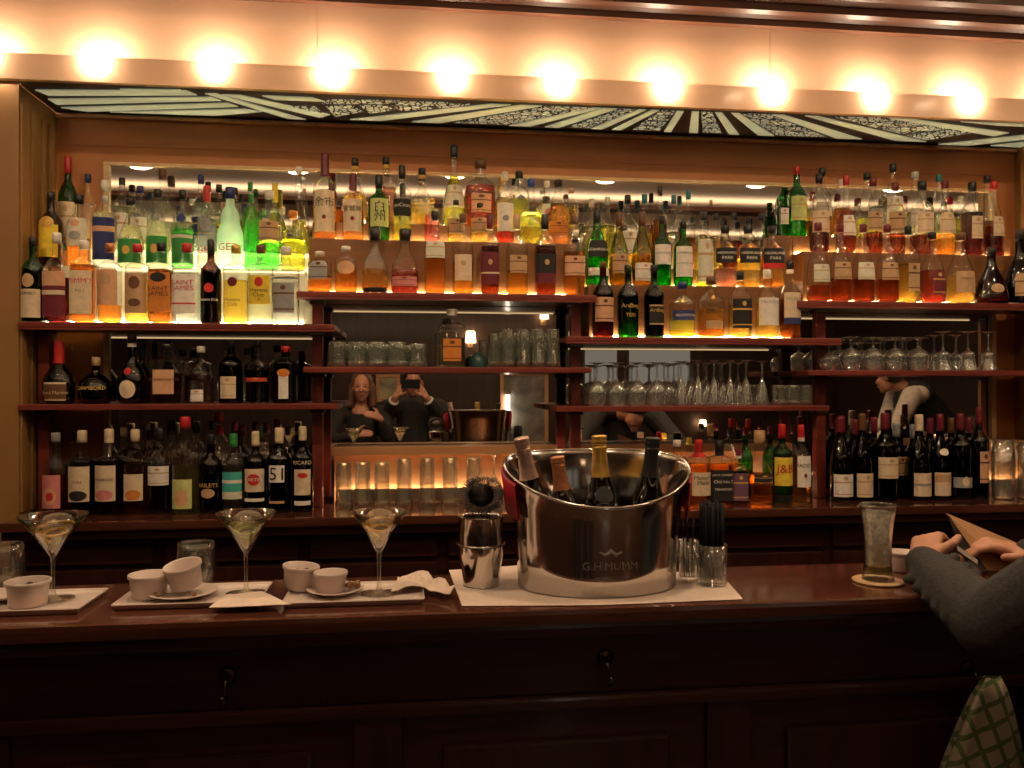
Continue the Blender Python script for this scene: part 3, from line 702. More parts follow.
# ---- centre right bay, top shelf
add_row('g', 3, 'top shelf', 'front row', YR1, ZT[3], lambda px: 333 + (px - 600) * .008, [
 (603, 258, 21, 'std', 'brown', 'bronze', .60, 'brown', ('peach', .20, .52), dict(cz=.90)),
 (628, 261, 21, 'std', 'bottlegreen', 'green', .58, 'black', None, dict(text=[('Ardbeg', .42, .06, 'gold'), ('TEN', .30, .05, 'gold')], ovals=[])),
 (654, 261, 20, 'std', 'bottlegreen', 'dark', .60, 'black', ('tan', .17, .44, .8), dict(bands=[('black', .19, .42)], text=[('Ardbeg', .36, .05, 'gold')])),
 (682, 278, 25, 'flask', 'clear', 'yellow', .34, 'navy', ('navy', .30, .48, 1.2), dict(text=[('KILCHOMAN', .39, .055, 'white')])),
 (711, 273, 26, 'flask', 'clear', 'amber', .46, 'brown', ('tan', .14, .27, .7), dict(text=[('OBAN', .42, .08, 'black')])),
 (740, 268, 20, 'flask', 'clear', 'gold', .50, 'black', ('black', .14, .58), dict(n=4, text=[('25', .45, .06, 'gold')] if False else [])),
 (767, 266, 22, 'std', 'clear', 'gold', .52, 'white', ('white', .18, .58), dict(text=[('TALISKER', .52, .05, 'grey')])),
 (790, 257, 20, 'std', 'clear', 'bronze', .50, 'black', ('cream', .26, .58), dict(collar='white', text=[('TALISKER', .50, .045, 'grey')], bands=[('navy', .18, .26)])),
], 'whisky')
add_row('h', 3, 'top shelf', 'middle row', YR2, ZT[3] + RH, lambda px: 287 + (px - 597) * .006, [
 (597, 211, 21, 'burg', 'green', 'green', .60, 'black', ('black', .36, .58), dict(n=3, text=[('Glenfiddich', .46, .05, 'white')], bands=[('white', .12, .22)])),
 (619, 214, 19, 'burg', 'olive', 'amber', .42, 'brown', ('tan', .16, .42), {}),
 (642, 213, 20, 'burg', 'olive', 'amber', .42, 'brown', ('white', .06, .30), {}),
 (662, 217, 18, 'std', 'green', 'green', .60, 'black', ('white', .30, .58), dict(text=[('LAPHROAIG', .46, .05, 'black')])),
 (683, 222, 19, 'std', 'green', 'green', .60, 'black', ('white', .14, .60), dict(text=[('LAPHROAIG', .50, .05, 'black'), ('QUARTER CASK', .34, .04, 'black')])),
 (704, 212, 18, 'std', 'clear', 'yellow', .5, 'black', ('pale', .06, .62), {}),
 (725, 226, 21, 'flask', 'clear', 'rose', .30, 'black', ('black', .38, .62), dict(n=3, text=[('HIGHLAND', .54, .05, 'white'), ('PARK', .46, .05, 'white')])),
 (748, 226, 22, 'flask', 'clear', 'gold', .46, 'black', ('black', .38, .62), dict(n=3, text=[('HIGHLAND', .54, .05, 'white'), ('PARK', .46, .05, 'white')])),
 (772, 226, 22, 'flask', 'clear', 'amber', .50, 'black', ('black', .38, .62), dict(n=3, text=[('HIGHLAND', .54, .05, 'white'), ('PARK', .46, .05, 'white')], bands=[('red', .30, .38)])),
], 'whisky')
add_row('i', 3, 'top shelf', 'rear row', YR3, ZT[3] + RH + RH3, lambda px: 268 + (px - 597) * .004, [
 (592, 198, 16, 'std', 'clear', 'pale', .6, 'pale', None, {}), (607, 196, 15, 'std', 'clear', 'yellow', .6, 'pale', None, {}),
 (630, 194, 18, 'std', 'clear', 'gold', .4, 'black', ('white', .2, .5), {}), (648, 193, 16, 'std', 'clear', 'gold', .5, 'teal', None, {}),
 (657, 185, 14, 'std', 'clear', 'bronze', .6, 'black', None, dict(dy=-.006)), (672, 193, 15, 'std', 'clear', 'pale', .5, 'teal', None, {}), (687, 188, 14, 'std', 'clear', 'orange', .4, 'teal', None, {}),
 (702, 209, 12, 'std', 'clear', 'pale', .6, 'black', None, {}), (716, 211, 14, 'std', 'clear', 'gold', .6, 'black', None, {}), (734, 210, 16, 'flask', 'clear', 'red', .5, 'black', None, {}),
 (748, 214, 13, 'flask', 'clear', 'gold', .5, 'black', None, {}), (761, 210, 13, 'flask', 'clear', 'rose', .4, 'black', None, {}),
], 'whisky')
# ---- far right bay, top shelf
add_row('j', 4, 'top shelf', 'front row', YR1, ZT[4], 299, [
 (818, 220, 20, 'cone', 'clear', 'brown', .20, 'maroon', ('pale', .24, .46, .9), dict(n=3)),
 (840, 221, 20, 'cone', 'clear', 'brown', .30, 'maroon', ('tan', .28, .50, .9), dict(n=3)),
 (863, 221, 20, 'cone', 'clear', 'brown', .30, 'maroon', ('pale', .28, .50, .9), dict(n=3)),
 (887, 221, 20, 'cone', 'clear', 'brown', .30, 'maroon', ('tan', .28, .50, .9), dict(n=3)),
 (908, 222, 19, 'std', 'clear', 'gold', .50, 'black', ('tan', .14, .50, .6), dict(n=4)),
 (932, 228, 22, 'cone', 'clear', 'red', .46, 'black', ('maroon', .10, .44, .6), dict(n=3)),
 (959, 229, 26, 'cone', 'clear', 'gold', .40, 'brown', ('tan', .14, .44, .8), dict(text=[('Delamain', .34, .035, 'brown')], dy=-.008)),
 (991, 243, 35, 'pear', 'brown', 'brown', .50, 'black', None, dict(ovals=[('tan', .18, .34, .42)], dep=.7, dy=-.008)),
 (1019, 225, 29, 'drop', 'black', None, 0, 'black', ('tan', .10, .40, .8), dict(dep=.8)),
], 'brandy')
add_row('k', 4, 'top shelf', 'middle row', YR2, ZT[4] + RH, 252, [
 (819, 173, 19, 'std', 'clear', 'wine', .40, 'black', ('cream', .25, .52), {}), (846, 174, 20, 'round', 'clear', 'brown', .56, 'red', ('white', .22, .48, .7), dict(dep=.85)),
 (873, 176, 18, 'cone', 'clear', 'brown', .28, 'maroon', ('tan', .30, .55), {}), (895, 180, 19, 'std', 'clear', 'brown', .28, 'maroon', ('tan', .30, .58), {}),
 (922, 178, 22, 'flask', 'clear', 'brown', .26, 'black', ('cream', .28, .56, .8), {}), (945, 177, 19, 'cone', 'clear', 'amber', .28, 'maroon', ('cream', .28, .56), {}),
 (972, 178, 20, 'flask', 'clear', 'wine', .58, 'black', ('cream', .22, .52, .6), {}), (994, 177, 18, 'cone', 'clear', 'wine', .40, 'red', ('cream', .26, .52, .7), {}),
], 'brandy')
add_row('l', 4, 'top shelf', 'rear row', YR3, ZT[4] + RH + RH3, 231, [
 (782, 191, 13, 'tank', 'green', 'clear', .6, 'green', ('white', .3, .7, .6), dict(n=5)), (796, 160, 19, 'std', 'green', 'green', .6, 'red', ('lime', .22, .56), {}),
 (822, 161, 18, 'std', 'clear', 'amber', .3, 'black', ('pale', .3, .5), {}), (842, 172, 21, 'round', 'clear', 'amber', .5, 'white', None, {}),
 (867, 165, 19, 'cone', 'clear', 'yellow', .3, 'black', None, {}), (893, 155, 18, 'std', 'clear', 'clear', .5, 'black', ('white', .2, .55), {}),
 (915, 163, 19, 'cone', 'clear', 'pale', .4, 'pale', ('white', .2, .45), {}), (939, 165, 16, 'cone', 'clear', 'pale', .4, 'teal', None, {}),
 (961, 186, 16, 'std', 'clear', 'yellow', .5, 'pale', None, {}), (987, 165, 17, 'cone', 'clear', 'brown', .3, 'black', None, {}),
], 'brandy')
# ---- far left bay, middle shelf and counter
add_row('m', 1, 'middle shelf', 'only row', 2.985, BAYS[1][3], lambda px: 401 + (px - 50) * .008, [
 (59, 338, 31, 'round', 'brown', 'bronze', .40, 'red', ('cream', .05, .34, .75), dict(bands=[('brown', .08, .31)], text=[('Grand Marnier', .18, .06, 'cream')], dep=.8, capsule=True, cz=.62)),
 (96, 355, 33, 'squat', 'black', None, 0, 'tan', None, dict(text=[('CHAMBORD', .34, .09, 'gold')], ovals=[])),
 (132, 333, 29, 'round', 'bottlegreen', 'dark', .5, 'black', None, dict(ovals=[('cream', .08, .34, .55), ('red', .42, .52, .3)], collar='ivory', dep=.85)),
 (167, 342, 29, 'tank', 'clear', 'bronze', .5, 'black', ('peach', .16, .56, .6), dict(n=5, text=[('DISARONNO', .40, .05, 'brown')])),
 (201, 345, 26, 'bell', 'clear', 'clear', .4, 'white', ('white', .04, .24, .5), {}),
 (231, 339, 23, 'flask', 'black', None, 0, 'black', ('cream', .08, .42, .7), dict(text=[('KAHLUA', .30, .05, 'black')] if False else [])),
 (258, 339, 23, 'flask', 'clear', 'dark', .52, 'black', ('red', .34, .40), dict(text=[('DRAMBUIE', .37, .04, 'white')] if False else [])),
 (286, 346, 22, 'tank', 'brown', 'orange', .6, 'red', ('white', .08, .50, .4), dict(n=5, bands=[], ovals=[('orange', .46, .60, .5)])),
], 'liqueur')
add_row('n', 1, 'middle shelf', 'rear row', 3.125, BAYS[1][3], 398, [(72, 339, 16, 'round', 'clear', 'gold', .4, 'gold', None, {}), (142, 335, 20, 'round', 'bottlegreen', 'dark', .4, 'black', None, {}),
 (183, 345, 18, 'flask', 'clear', 'amber', .5, 'black', None, {}), (247, 344, 16, 'flask', 'clear', 'pale', .5, 'black', None, {})], 'liqueur')
add_row('o', 1, 'counter', 'front row', 2.955, ZBC, 508.5, [
 (61, 426, 24, 'std', 'clear', 'rosy', .48, 'grey', ('pink', .10, .50, .8), dict(ovals=[('peach', .14, .34, .5), ('red', .18, .30, .32)])),
 (86, 424, 25, 'bord', 'clear', 'dark', .66, 'cream', ('cream', .17, .58, .9), dict(capsule=True, cz=.84, ovals=[('black', .18, .30, .7)], text=[('MURE', .40, .03, 'brown')])),
 (112, 423, 25, 'bord', 'clear', 'wine', .66, 'cream', ('cream', .17, .58, .9), dict(capsule=True, cz=.82, ovals=[('pink', .18, .30, .7)], text=[('FRAMBOISE', .42, .03, 'maroon')])),
 (137, 424, 24, 'bord', 'clear', 'bronze', .60, 'cream', ('cream', .17, .48, .8), dict(capsule=True, cz=.84, ovals=[('orange', .18, .30, .6)])),
 (162, 423, 22, 'flask', 'clear', 'dark', .50, 'black', ('white', .34, .56), dict(capsule=True, cz=.84)),
 (184, 412, 26, 'flask', 'clear', 'pale', .5, 'red', ('lime', .06, .36, .8), dict(ovals=[('peach', .08, .26, .5)])),
 (208, 430, 22, 'flask', 'black', None, 0, 'black', None, dict(ovals=[('tan', .20, .32, .6)], text=[('BAILEYS', .36, .06, 'gold')])),
 (231, 430, 21, 'flask', 'clear', 'pale', .55, 'green', ('turquoise', .20, .52), dict(bands=[('pale', .18, .27), ('white', .38, .42)], capsule=True, cz=.82)),
 (253, 428, 21, 'bord', 'black', None, 0, 'cream', ('cream', .26, .54), dict(capsule=True, cz=.80, ovals=[('red', .34, .48, .6)], text=[('MARTINI', .41, .05, 'white')], bands=[('white', .14, .18)])),
 (276, 425, 24, 'bord', 'black', None, 0, 'cream', ('white', .36, .56, .65), dict(capsule=True, cz=.80, text=[('51', .46, .15, 'black')], bands=[('tan', .11, .14)])),
 (300, 424, 21, 'bord', 'black', None, 0, 'cream', ('cream', .20, .50, .8), dict(capsule=True, cz=.82, text=[('RICARD', .58, .07, 'cream')], ovals=[('red', .40, .46, .45)], bands=[('white', .08, .13)])),
], 'spirit')
add_row('p', 1, 'counter', 'rear row', 3.075, ZBC, 502, [(74, 425, 17, 'std', 'clear', 'dark', .6, 'black', None, {}),
 (124, 420, 20, 'std', 'clear', 'clear', .5, 'white', None, {}), (150, 424, 18, 'std', 'clear', 'clear', .5, 'black', None, {}), (172, 414, 18, 'std', 'clear', 'amber', .5, 'black', None, {}),
 (196, 418, 20, 'std', 'clear', 'pale', .5, 'black', None, {}), (220, 420, 18, 'std', 'clear', 'clear', .5, 'red', None, {}), (243, 420, 18, 'flask', 'clear', 'clear', .5, 'maroon', None, {}),
 (266, 418, 18, 'flask', 'clear', 'clear', .5, 'maroon', None, {}), (288, 422, 16, 'std', 'clear', 'clear', .5, 'black', None, {})], 'spirit')
# ---- centre right bay, counter; far right bay, counter (wine)
add_row('q', 3, 'counter', 'front row', 2.955, ZBC, 504, [
 (677, 440, 19, 'tank', 'clear', 'amber', .55, 'white', ('cream', .14, .60), dict(n=4, text=[('Nikka', .36, .06, 'black')])),
 (699, 440, 20, 'tank', 'clear', 'amber', .62, 'red', ('cream', .14, .50), dict(n=4, capsule=True, cz=.72, text=[("Maker's", .42, .06, 'black'), ('Mark', .34, .06, 'black')])),
 (720, 441, 22, 'tank', 'clear', 'amber', .62, 'black', ('black', .06, .54, 1.2), dict(n=5, text=[("JACK DANIEL'S", .46, .05, 'white'), ('Old No.7', .36, .05, 'white'), ('TENNESSEE', .24, .035, 'white')], cz=.74)),
 (741, 450, 17, 'flask', 'clear', 'brown', .56, 'maroon', ('purple', .06, .56), dict(n=4, collar='pale')),
 (758, 432, 26, 'onion', 'clear', 'amber', .40, 'tan', ('black', .28, .40, .8), {}),
 (780, 426, 20, 'bord', 'green', 'gold', .6, 'red', ('yellow', .22, .58), dict(text=[('J&B', .42, .16, 'red')], foot=.10, footc='black')),
 (801, 427, 19, 'std', 'clear', 'gold', .6, 'red', ('white', .20, .60, .8), dict(text=[('PADDY', .48, .06, 'black')], ovals=[('maroon', .32, .38, .14)], collar='cream', capsule=True, cz=.82)),
], 'whisky')
add_row('r', 3, 'counter', 'rear row', 3.045, ZBC, 500, [(689, 437, 15, 'std', 'clear', 'gold', .5, 'yellow', None, {}), (730, 428, 17, 'std', 'clear', 'amber', .5, 'black', None, {}),
 (745, 428, 15, 'std', 'green', 'green', .5, 'maroon', None, {}), (770, 427, 15, 'std', 'green', 'gold', .5, 'maroon', None, {}), (793, 427, 14, 'std', 'clear', 'gold', .5, 'maroon', None, {})], 'whisky')
CW = dict(capsule=True, cz=.79)
add_row('s', 4, 'counter', 'front row', 2.958, ZBC, 505, [
 (841, 420, 22, 'burg', 'black', None, 0, 'maroon', ('white', .06, .32), dict(CW)), (862, 418, 20, 'burg', 'black', None, 0, 'brown', ('cream', .05, .32), dict(CW)),
 (885, 418, 24, 'bord', 'black', None, 0, 'maroon', ('cream', .26, .50), dict(CW)), (919, 420, 22, 'burg', 'black', None, 0, 'cream', ('cream', .05, .32), dict(CW, bands=[('grey', .17, .20)])),
 (940, 420, 19, 'burg', 'black', None, 0, 'maroon', ('cream', .05, .32), dict(CW, bands=[('tan', .21, .30)], ovals=[('ivory', .52, .60, .6)])),
 (960, 420, 21, 'bord', 'black', None, 0, 'maroon', ('grey', .14, .26, 1.1), dict(CW, ovals=[('cream', .16, .27, .35)])), (979, 414, 18, 'bord', 'black', None, 0, 'maroon', ('peach', .18, .52, .6), dict(CW)),
], 'wine')
add_row('t', 4, 'counter', 'rear row', 3.04, ZBC, 502, [(838, 424, 17, 'burg', 'black', None, 0, 'maroon', None, dict(CW)), (855, 424, 17, 'burg', 'black', None, 0, 'maroon', None, dict(CW)),
 (874, 422, 18, 'bord', 'black', None, 0, 'maroon', None, dict(CW)), (899, 428, 19, 'bord', 'black', None, 0, 'grey', ('tan', .3, .55), dict(CW)), (910, 430, 16, 'bord', 'black', None, 0, 'grey', ('grey', .10, .36), dict(CW)),
 (930, 424, 18, 'burg', 'black', None, 0, 'maroon', None, dict(CW)), (951, 424, 16, 'bord', 'black', None, 0, 'brown', None, dict(CW)), (969, 424, 16, 'bord', 'black', None, 0, 'maroon', None, dict(CW))], 'wine')

# ------------------------------------------------------------------ glassware on the shelves
BARG = thin_glass('barware_glass', (.95, .97, .94), refl=.10, edge=.95, rough=.02, power=1.2, body=.09, bodycol=(.85, .9, .82))
STEMG = thin_glass('stemware_glass', (.96, .97, .96), refl=.10, edge=.95, rough=.02, power=1.2, body=.12, bodycol=(.9, .9, .88))
CLEARG = thin_glass('clear_bar_glass', (.96, .97, .95), refl=.08, edge=.9, rough=.02, power=1.8, body=.02, bodycol=(.9, .88, .82))
def shell(pts, th=.0018):
    """outer profile then back inside: a wall with thickness"""
    return pts + [(max(r - th, .0006), z) for r, z in reversed(pts)]
def flip(pts, H): return [(r, H - z) for r, z in pts]
def ribbed(me, amp, k):
    for v in me.vertices:
        r = math.hypot(v.co.x, v.co.y)
        if r > 1e-4:
            a = math.atan2(v.co.y, v.co.x); f = 1 + amp * math.cos(k * a)
            v.co.x *= f; v.co.y *= f
    return me
def glass_row(name, items, Y, Z, base, builder, label, cat, group, mat=BARG):
    """items (cx, top, w); one mesh each, label with its place in the row"""
    items = sorted(items)
    for i, (cx, top, wd) in enumerate(items):
        t = tY(cx, Y); H = (base - top) * t / F; R = wd * t / F / 2
        p = atY(cx, 384, Y)
        o = link(name, builder(H, R), mat)
        o.location = (p.x, Y, Z + .0006); o.rotation_euler = (0, 0, random.uniform(0, 1))
        tag(o, label % ordinal(i), cat, group)
def b_tumbler(H, R): return ribbed(lathe('tumbler', flip(shell([(R * .86, 0), (R * .90, H * .05), (R * .93, H * .3), (R * .97, H * .7), (R, H)], .003) + [(.001, H * .14)], H), 40, close_bottom=False), .035, 10)
def b_highball(H, R): return ribbed(lathe('highball', flip(shell([(R * .80, 0), (R * .84, H * .03), (R * .88, H * .4), (R * .94, H * .8), (R, H)], .0022) + [(.001, H * .10)], H), 40, close_bottom=False), .03, 9)
def b_upright(H, R): return lathe('tumbler', [(.001, 0)] + shell([(R * .84, 0), (R * .9, H * .04), (R * .95, H * .5), (R, H)], .002) + [(.001, H * .06)], 32, close_bottom=False)
def stem_prof(H, R, bowl, shape):
    b0 = 1 - bowl
    foot = [(.001, 0), (R * .86, 0), (R * .86, .0015), (R * .35, H * .03), (.0045, H * .08), (.0035, H * b0 * .6), (.0050, H * b0 * .96)]
    if shape == 'wine': bl = [(R * .35, H * (b0 + .02)), (R * .80, H * (b0 + bowl * .22)), (R, H * (b0 + bowl * .50)), (R * .95, H * (b0 + bowl * .8)), (R * .86, H)]
    elif shape == 'flute': bl = [(R * .22, H * (b0 + .03)), (R * .48, H * (b0 + bowl * .25)), (R * .75, H * (b0 + bowl * .6)), (R * .95, H)]
    elif shape == 'snifter': bl = [(R * .5, H * (b0 + .02)), (R * .92, H * (b0 + bowl * .25)), (R, H * (b0 + bowl * .45)), (R * .9, H * (b0 + bowl * .75)), (R * .68, H)]
    else: bl = [(R * .30, H * (b0 + .03)), (R * .60, H * (b0 + bowl * .15)), (R * .66, H * (b0 + bowl * .5)), (R * .8, H * (b0 + bowl * .8)), (R, H)]
    return spline(foot, 2) + spline(bl, 4) + [(max(r - .0016, .001), z) for r, z in reversed(spline(bl, 4))] + [(.001, H * (b0 + .05))]
def stem_builder(bowl, shape, up=True):
    def f(H, R):
        p = stem_prof(H, R, bowl, shape)
        return lathe('stem_glass', flip(p, H) if up else p, 24, close_bottom=False)
    return f
Z2m, Z3m, Z4m = BAYS[2][3], BAYS[3][3], BAYS[4][3]
glass_row('rocks_tumbler', [(337, 341, 19), (357, 341, 20), (377, 341, 19), (397, 341, 20), (418, 343, 18)], 2.975, Z2m, 366, b_tumbler,
          'thick upturned rocks tumbler, %s from left, front row, middle shelf, center left bay', 'glass', 'rocks tumblers on the middle shelf')
glass_row('rocks_tumbler', [(346, 341, 19), (367, 341, 19), (388, 341, 19), (409, 342, 18)], 3.06, Z2m, 364, b_tumbler,
          'thick upturned rocks tumbler, %s from left, rear row, middle shelf, center left bay', 'glass', 'rocks tumblers on the middle shelf')
glass_row('highball_glass', [(494, 333, 12), (508, 329, 14.4), (523, 329, 15), (538, 329, 15), (553, 329, 15)], 2.975, Z2m, 367, b_highball,
          'upturned ribbed highball glass, %s from left, front row, middle shelf, center left bay', 'glass', 'highball glasses on the middle shelf')
glass_row('highball_glass', [(502, 329, 13), (517, 329, 13), (532, 329, 13), (547, 329, 13)], 3.05, Z2m, 364, b_highball,
          'upturned ribbed highball glass, %s from left, rear row, middle shelf, center left bay', 'glass', 'highball glasses on the middle shelf')
glass_row('wine_glass', [(597, 361, 20), (617, 361, 20), (637, 361, 20), (657, 361, 20)], 2.972, Z3m, 404, stem_builder(.58, 'wine'),
          'upturned wine glass, %s from left, front row, middle shelf, center right bay', 'glass', 'upturned wine glasses, center right', STEMG)
glass_row('wine_glass', [(590, 361, 19), (609, 361, 19), (629, 361, 19), (649, 361, 19), (668, 361, 19)], 3.075, Z3m, 401, stem_builder(.58, 'wine'),
          'upturned wine glass, %s from left, rear row, middle shelf, center right bay', 'glass', 'upturned wine glasses, center right', STEMG)
glass_row('flute_glass', [(681, 359, 16), (698, 358, 16), (714, 358, 15), (730, 358, 15), (746, 358, 15), (762, 359, 15)], 2.99, Z3m, 403, stem_builder(.60, 'flute'),
          'upturned tapering flute glass, %s from left, front row, middle shelf, center right bay', 'glass', 'upturned flutes, center right', STEMG)
glass_row('flute_glass', [(690, 358, 17), (706, 358, 17), (722, 358, 17), (738, 358, 17)], 3.10, Z3m, 400, stem_builder(.60, 'flute'),
          'upturned tapering flute glass, %s from left, rear row, middle shelf, center right bay', 'glass', 'upturned flutes, center right', STEMG)
glass_row('shot_tumbler', [(779, 385, 14), (793, 385, 14), (806, 385, 13)], 2.965, Z3m, 405, b_tumbler,
          'small upturned tumbler, %s from left, at the right end of the flutes', 'glass', 'small tumblers, center right')
glass_row('snifter_glass', [(829, 343, 20), (851, 336, 21), (873, 336, 21), (895, 336, 21), (918, 336, 21)], 2.985, Z4m, 369, stem_builder(.66, 'snifter'),
          'upturned round brandy snifter, %s from left, front row, middle shelf, far right bay', 'glass', 'upturned snifters, far right', STEMG)
glass_row('snifter_glass', [(840, 336, 21), (862, 336, 21), (884, 336, 21), (906, 336, 21)], 3.085, Z4m, 367, stem_builder(.66, 'snifter'),
          'upturned round brandy snifter, %s from left, rear row, middle shelf, far right bay', 'glass', 'upturned snifters, far right', STEMG)
glass_row('tulip_glass', [(943, 330, 19), (968, 330, 20), (988, 330, 20)], 2.985, Z4m, 369, stem_builder(.52, 'tulip'),
          'upturned tulip glass with flared rim, %s from left, middle shelf, far right bay', 'glass', 'upturned tulip glasses, far right', STEMG)
glass_row('tulip_glass', [(934, 331, 18), (956, 331, 18)], 3.085, Z4m, 367, stem_builder(.52, 'tulip'),
          'upturned tulip glass behind the others, %s from left, middle shelf, far right bay', 'glass', 'upturned tulip glasses, far right', STEMG)
glass_row('water_tumbler', [(344, 457, 17.6), (363, 457, 17.8), (382, 457, 17.8)], 3.02, ZBC, 502, b_highball,
          'wide upturned tumbler on the counter before the lit ledge, %s from left', 'glass', 'wide tumblers on the counter')
glass_row('tall_glass', [(404, 454, 18), (427, 454, 18), (450, 454, 18), (474, 454, 18)], 3.02, ZBC, 502, b_highball,
          'slim upturned tall glass on the counter before the lit ledge, %s from left', 'glass', 'slim tall glasses on the counter')
glass_row('wine_glass', [(494, 452, 18), (516, 452, 18)], 3.03, ZBC, 502, stem_builder(.55, 'wine'),
          'upturned wine glass on the counter behind the steel bucket, %s from left', 'glass', 'wine glasses behind the bucket', STEMG)
glass_row('water_tumbler', [(1003, 449, 23)], 2.93, ZBC, 508, b_upright, 'large clear tumbler standing right of the wine bottles, %s', 'glass', 'tumblers beside the wine bottles')
glass_row('water_tumbler', [(1027, 452, 22)], 2.94, ZBC, 508, b_upright, 'large clear tumbler cut off by the right edge, %s', 'glass', 'tumblers beside the wine bottles')
# square bottle and teal dome on the middle shelf
add_row('u', 2, 'middle shelf', 'among glasses', 2.985, Z2m, 366, [(452, 308, 26, 'tank', 'clear', 'pale', .5, 'white', ('orange', .10, .48, .6), dict(n=5, cz=.86))], 'gin')
p = atY(478, 384, 3.03)
o = link('teal_bowl', lathe('teal_bowl', spline([(.033, 0), (.033, .012), (.030, .030), (.020, .047), (.010, .055), (.001, .057)], 3), 28), principled('teal_glaze', (.03, .08, .09), .3))
o.location = (p.x, 3.03, Z2m + .0006); tag(o, 'small dark teal bowl turned upside down beside the square bottle', 'bowl')

# ------------------------------------------------------------------ the bar in front
BX0, BX1, BY0, BY1 = -2.6, 2.1, 1.50, 1.812
bar = empty('bar_counter', (.2, 1.68, 0), 0, 'long dark varnished wooden bar counter in the foreground', 'bar counter')
def cb(name, x0, x1, y0, y1, z0, z1, mat, bev=.003, par=None):
    o = child_box(name, bar, x0, x1, y0, y1, z0, z1, mat, bev)
    if par: o.parent = par
    return o
cb('bar_top', BX0, BX1, BY0, BY1, ZB - .030, ZB, BARTOP, .010)
cb('edge_moulding', BX0, BX1, BY0 + .012, BY0 + .05, ZB - .056, ZB - .031, MAHOG, .008)
cb('carcass', BX0, BX1, 1.575, 1.78, .0, ZB - .031, MAHOG, 0)
cb('frieze_rail', BX0, BX1, 1.560, 1.5745, .905, ZB - .057, MAHOG, .003)
cb('waist_moulding', BX0, BX1, 1.545, 1.5745, .880, .904, MAHOG, .007)
cb('plinth', BX0, BX1, 1.555, 1.5745, .001, .12, MAHOG, .004)
xp = [-2.2, -1.45, -.75, -.06, .62, 1.30, 1.98]
for x in xp: cb('pilaster', x - .045, x + .045, 1.552, 1.5745, .121, .879, MAHOG_V, .004)
for a, b in zip(xp[:-1], xp[1:]):
    q = cb('panel_frame', a + .046, b - .046, 1.563, 1.5745, .121, .879, MAHOG, .002)
    q2 = box('raised_panel', a + .12 - .2, b - .12 - .2, 1.553 - 1.68, 1.5625 - 1.68, .19, .82, MAHOG_V, q, .008)
# coat hooks under the bar
def hook(px, py, label):
    p = atY(px, py, 1.5595)
    e = empty('coat_hook', (p.x, 1.5595, p.z), 0, label, 'hook', 'hooks under the bar')
    o = link('rosette', lathe('rosette', [(.016, 0), (.016, .003), (.012, .006), (.006, .008)], 20, close_top=True), HOOKM, e); o.rotation_euler = (PI / 2, 0, 0)
    link('hook_arm', tube('hook_arm', [(0, -.006, 0), (0, -.022, -.004), (0, -.028, -.018), (0, -.026, -.034), (0, -.034, -.044), (0, -.046, -.040), (0, -.050, -.030)], .0035, 8), HOOKM, e)
    b = link('ball_tip', lathe('ball_tip', spline([(.001, -.006), (.0055, -.003), (.006, 0), (.004, .005), (.001, .006)], 2), 12), HOOKM, e); b.location = (0, -.05, -.026)
    return p
hook(228, 675, 'small brass coat hook under the bar below the folded napkin')
hook(605, 657, 'small brass coat hook under the bar below the steel bucket')
hk = hook(968, 668, 'small brass coat hook holding the checked shopping bag')

# ------------------------------------------------------------------ things on the bar
def on_bar(px, py, dz=0.0):
    p = atZ(px, py, ZB); p.z = ZB + dz + .0006; return p
def tray(x0, x1, y0, y1, label):
    bm = bmesh.new(); cx, cy = (x0 + x1) / 2, (y0 + y1) / 2; hx, hy = (x1 - x0) / 2, (y1 - y0) / 2
    rings = [(.90, 0), (1.0, .010), (.985, .0118), (.93, .0075), (.86, .0060)]
    R = []
    for k, z in rings:
        dx = hx - (1 - k) * hy; dy = hy * k
        R.append([bm.verts.new(v) for v in ((-dx, -dy, z), (dx, -dy, z), (dx, dy, z), (-dx, dy, z))])
    for a, b in zip(R[:-1], R[1:]):
        for i in range(4): bm.faces.new((a[i], a[(i + 1) % 4], b[(i + 1) % 4], b[i]))
    bm.faces.new(R[0][::-1]); bm.faces.new(R[-1])
    bmesh.ops.bevel(bm, geom=[e for e in bm.edges if abs(e.verts[0].co.z - e.verts[1].co.z) > .001], offset=.002, segments=2, affect='EDGES')
    bmesh.ops.recalc_face_normals(bm, faces=bm.faces)
    me = bpy.data.meshes.new('serving_tray'); bm.to_mesh(me); bm.free()
    o = link('serving_tray', me, CHINA, None, False); o.location = (cx, cy, ZB + .0006)
    return tag(o, label, 'tray', 'white rectangular trays on the bar')
tray(-.874, -.594, 1.570, 1.722, 'white rectangular tray at the left end of the bar')
tray(-.545, -.280, 1.585, 1.735, 'white rectangular tray holding two ramekins and the middle martini')
tray(-.238, .026, 1.562, 1.712, 'white rectangular tray beside the crumpled napkin')
TZ = .0072
MARTG = thin_glass('martini_glass', (.96, .95, .90), refl=.08, edge=.9, rough=.02, power=1.8)
PEEL = principled('lemon_peel', (.75, .42, .05), .5, var=.1); LIME = principled('lime_peel', (.28, .34, .05), .5, var=.1)
DRINK = liquid_mat('martini_drink', (.93, .90, .72), .4, .12)
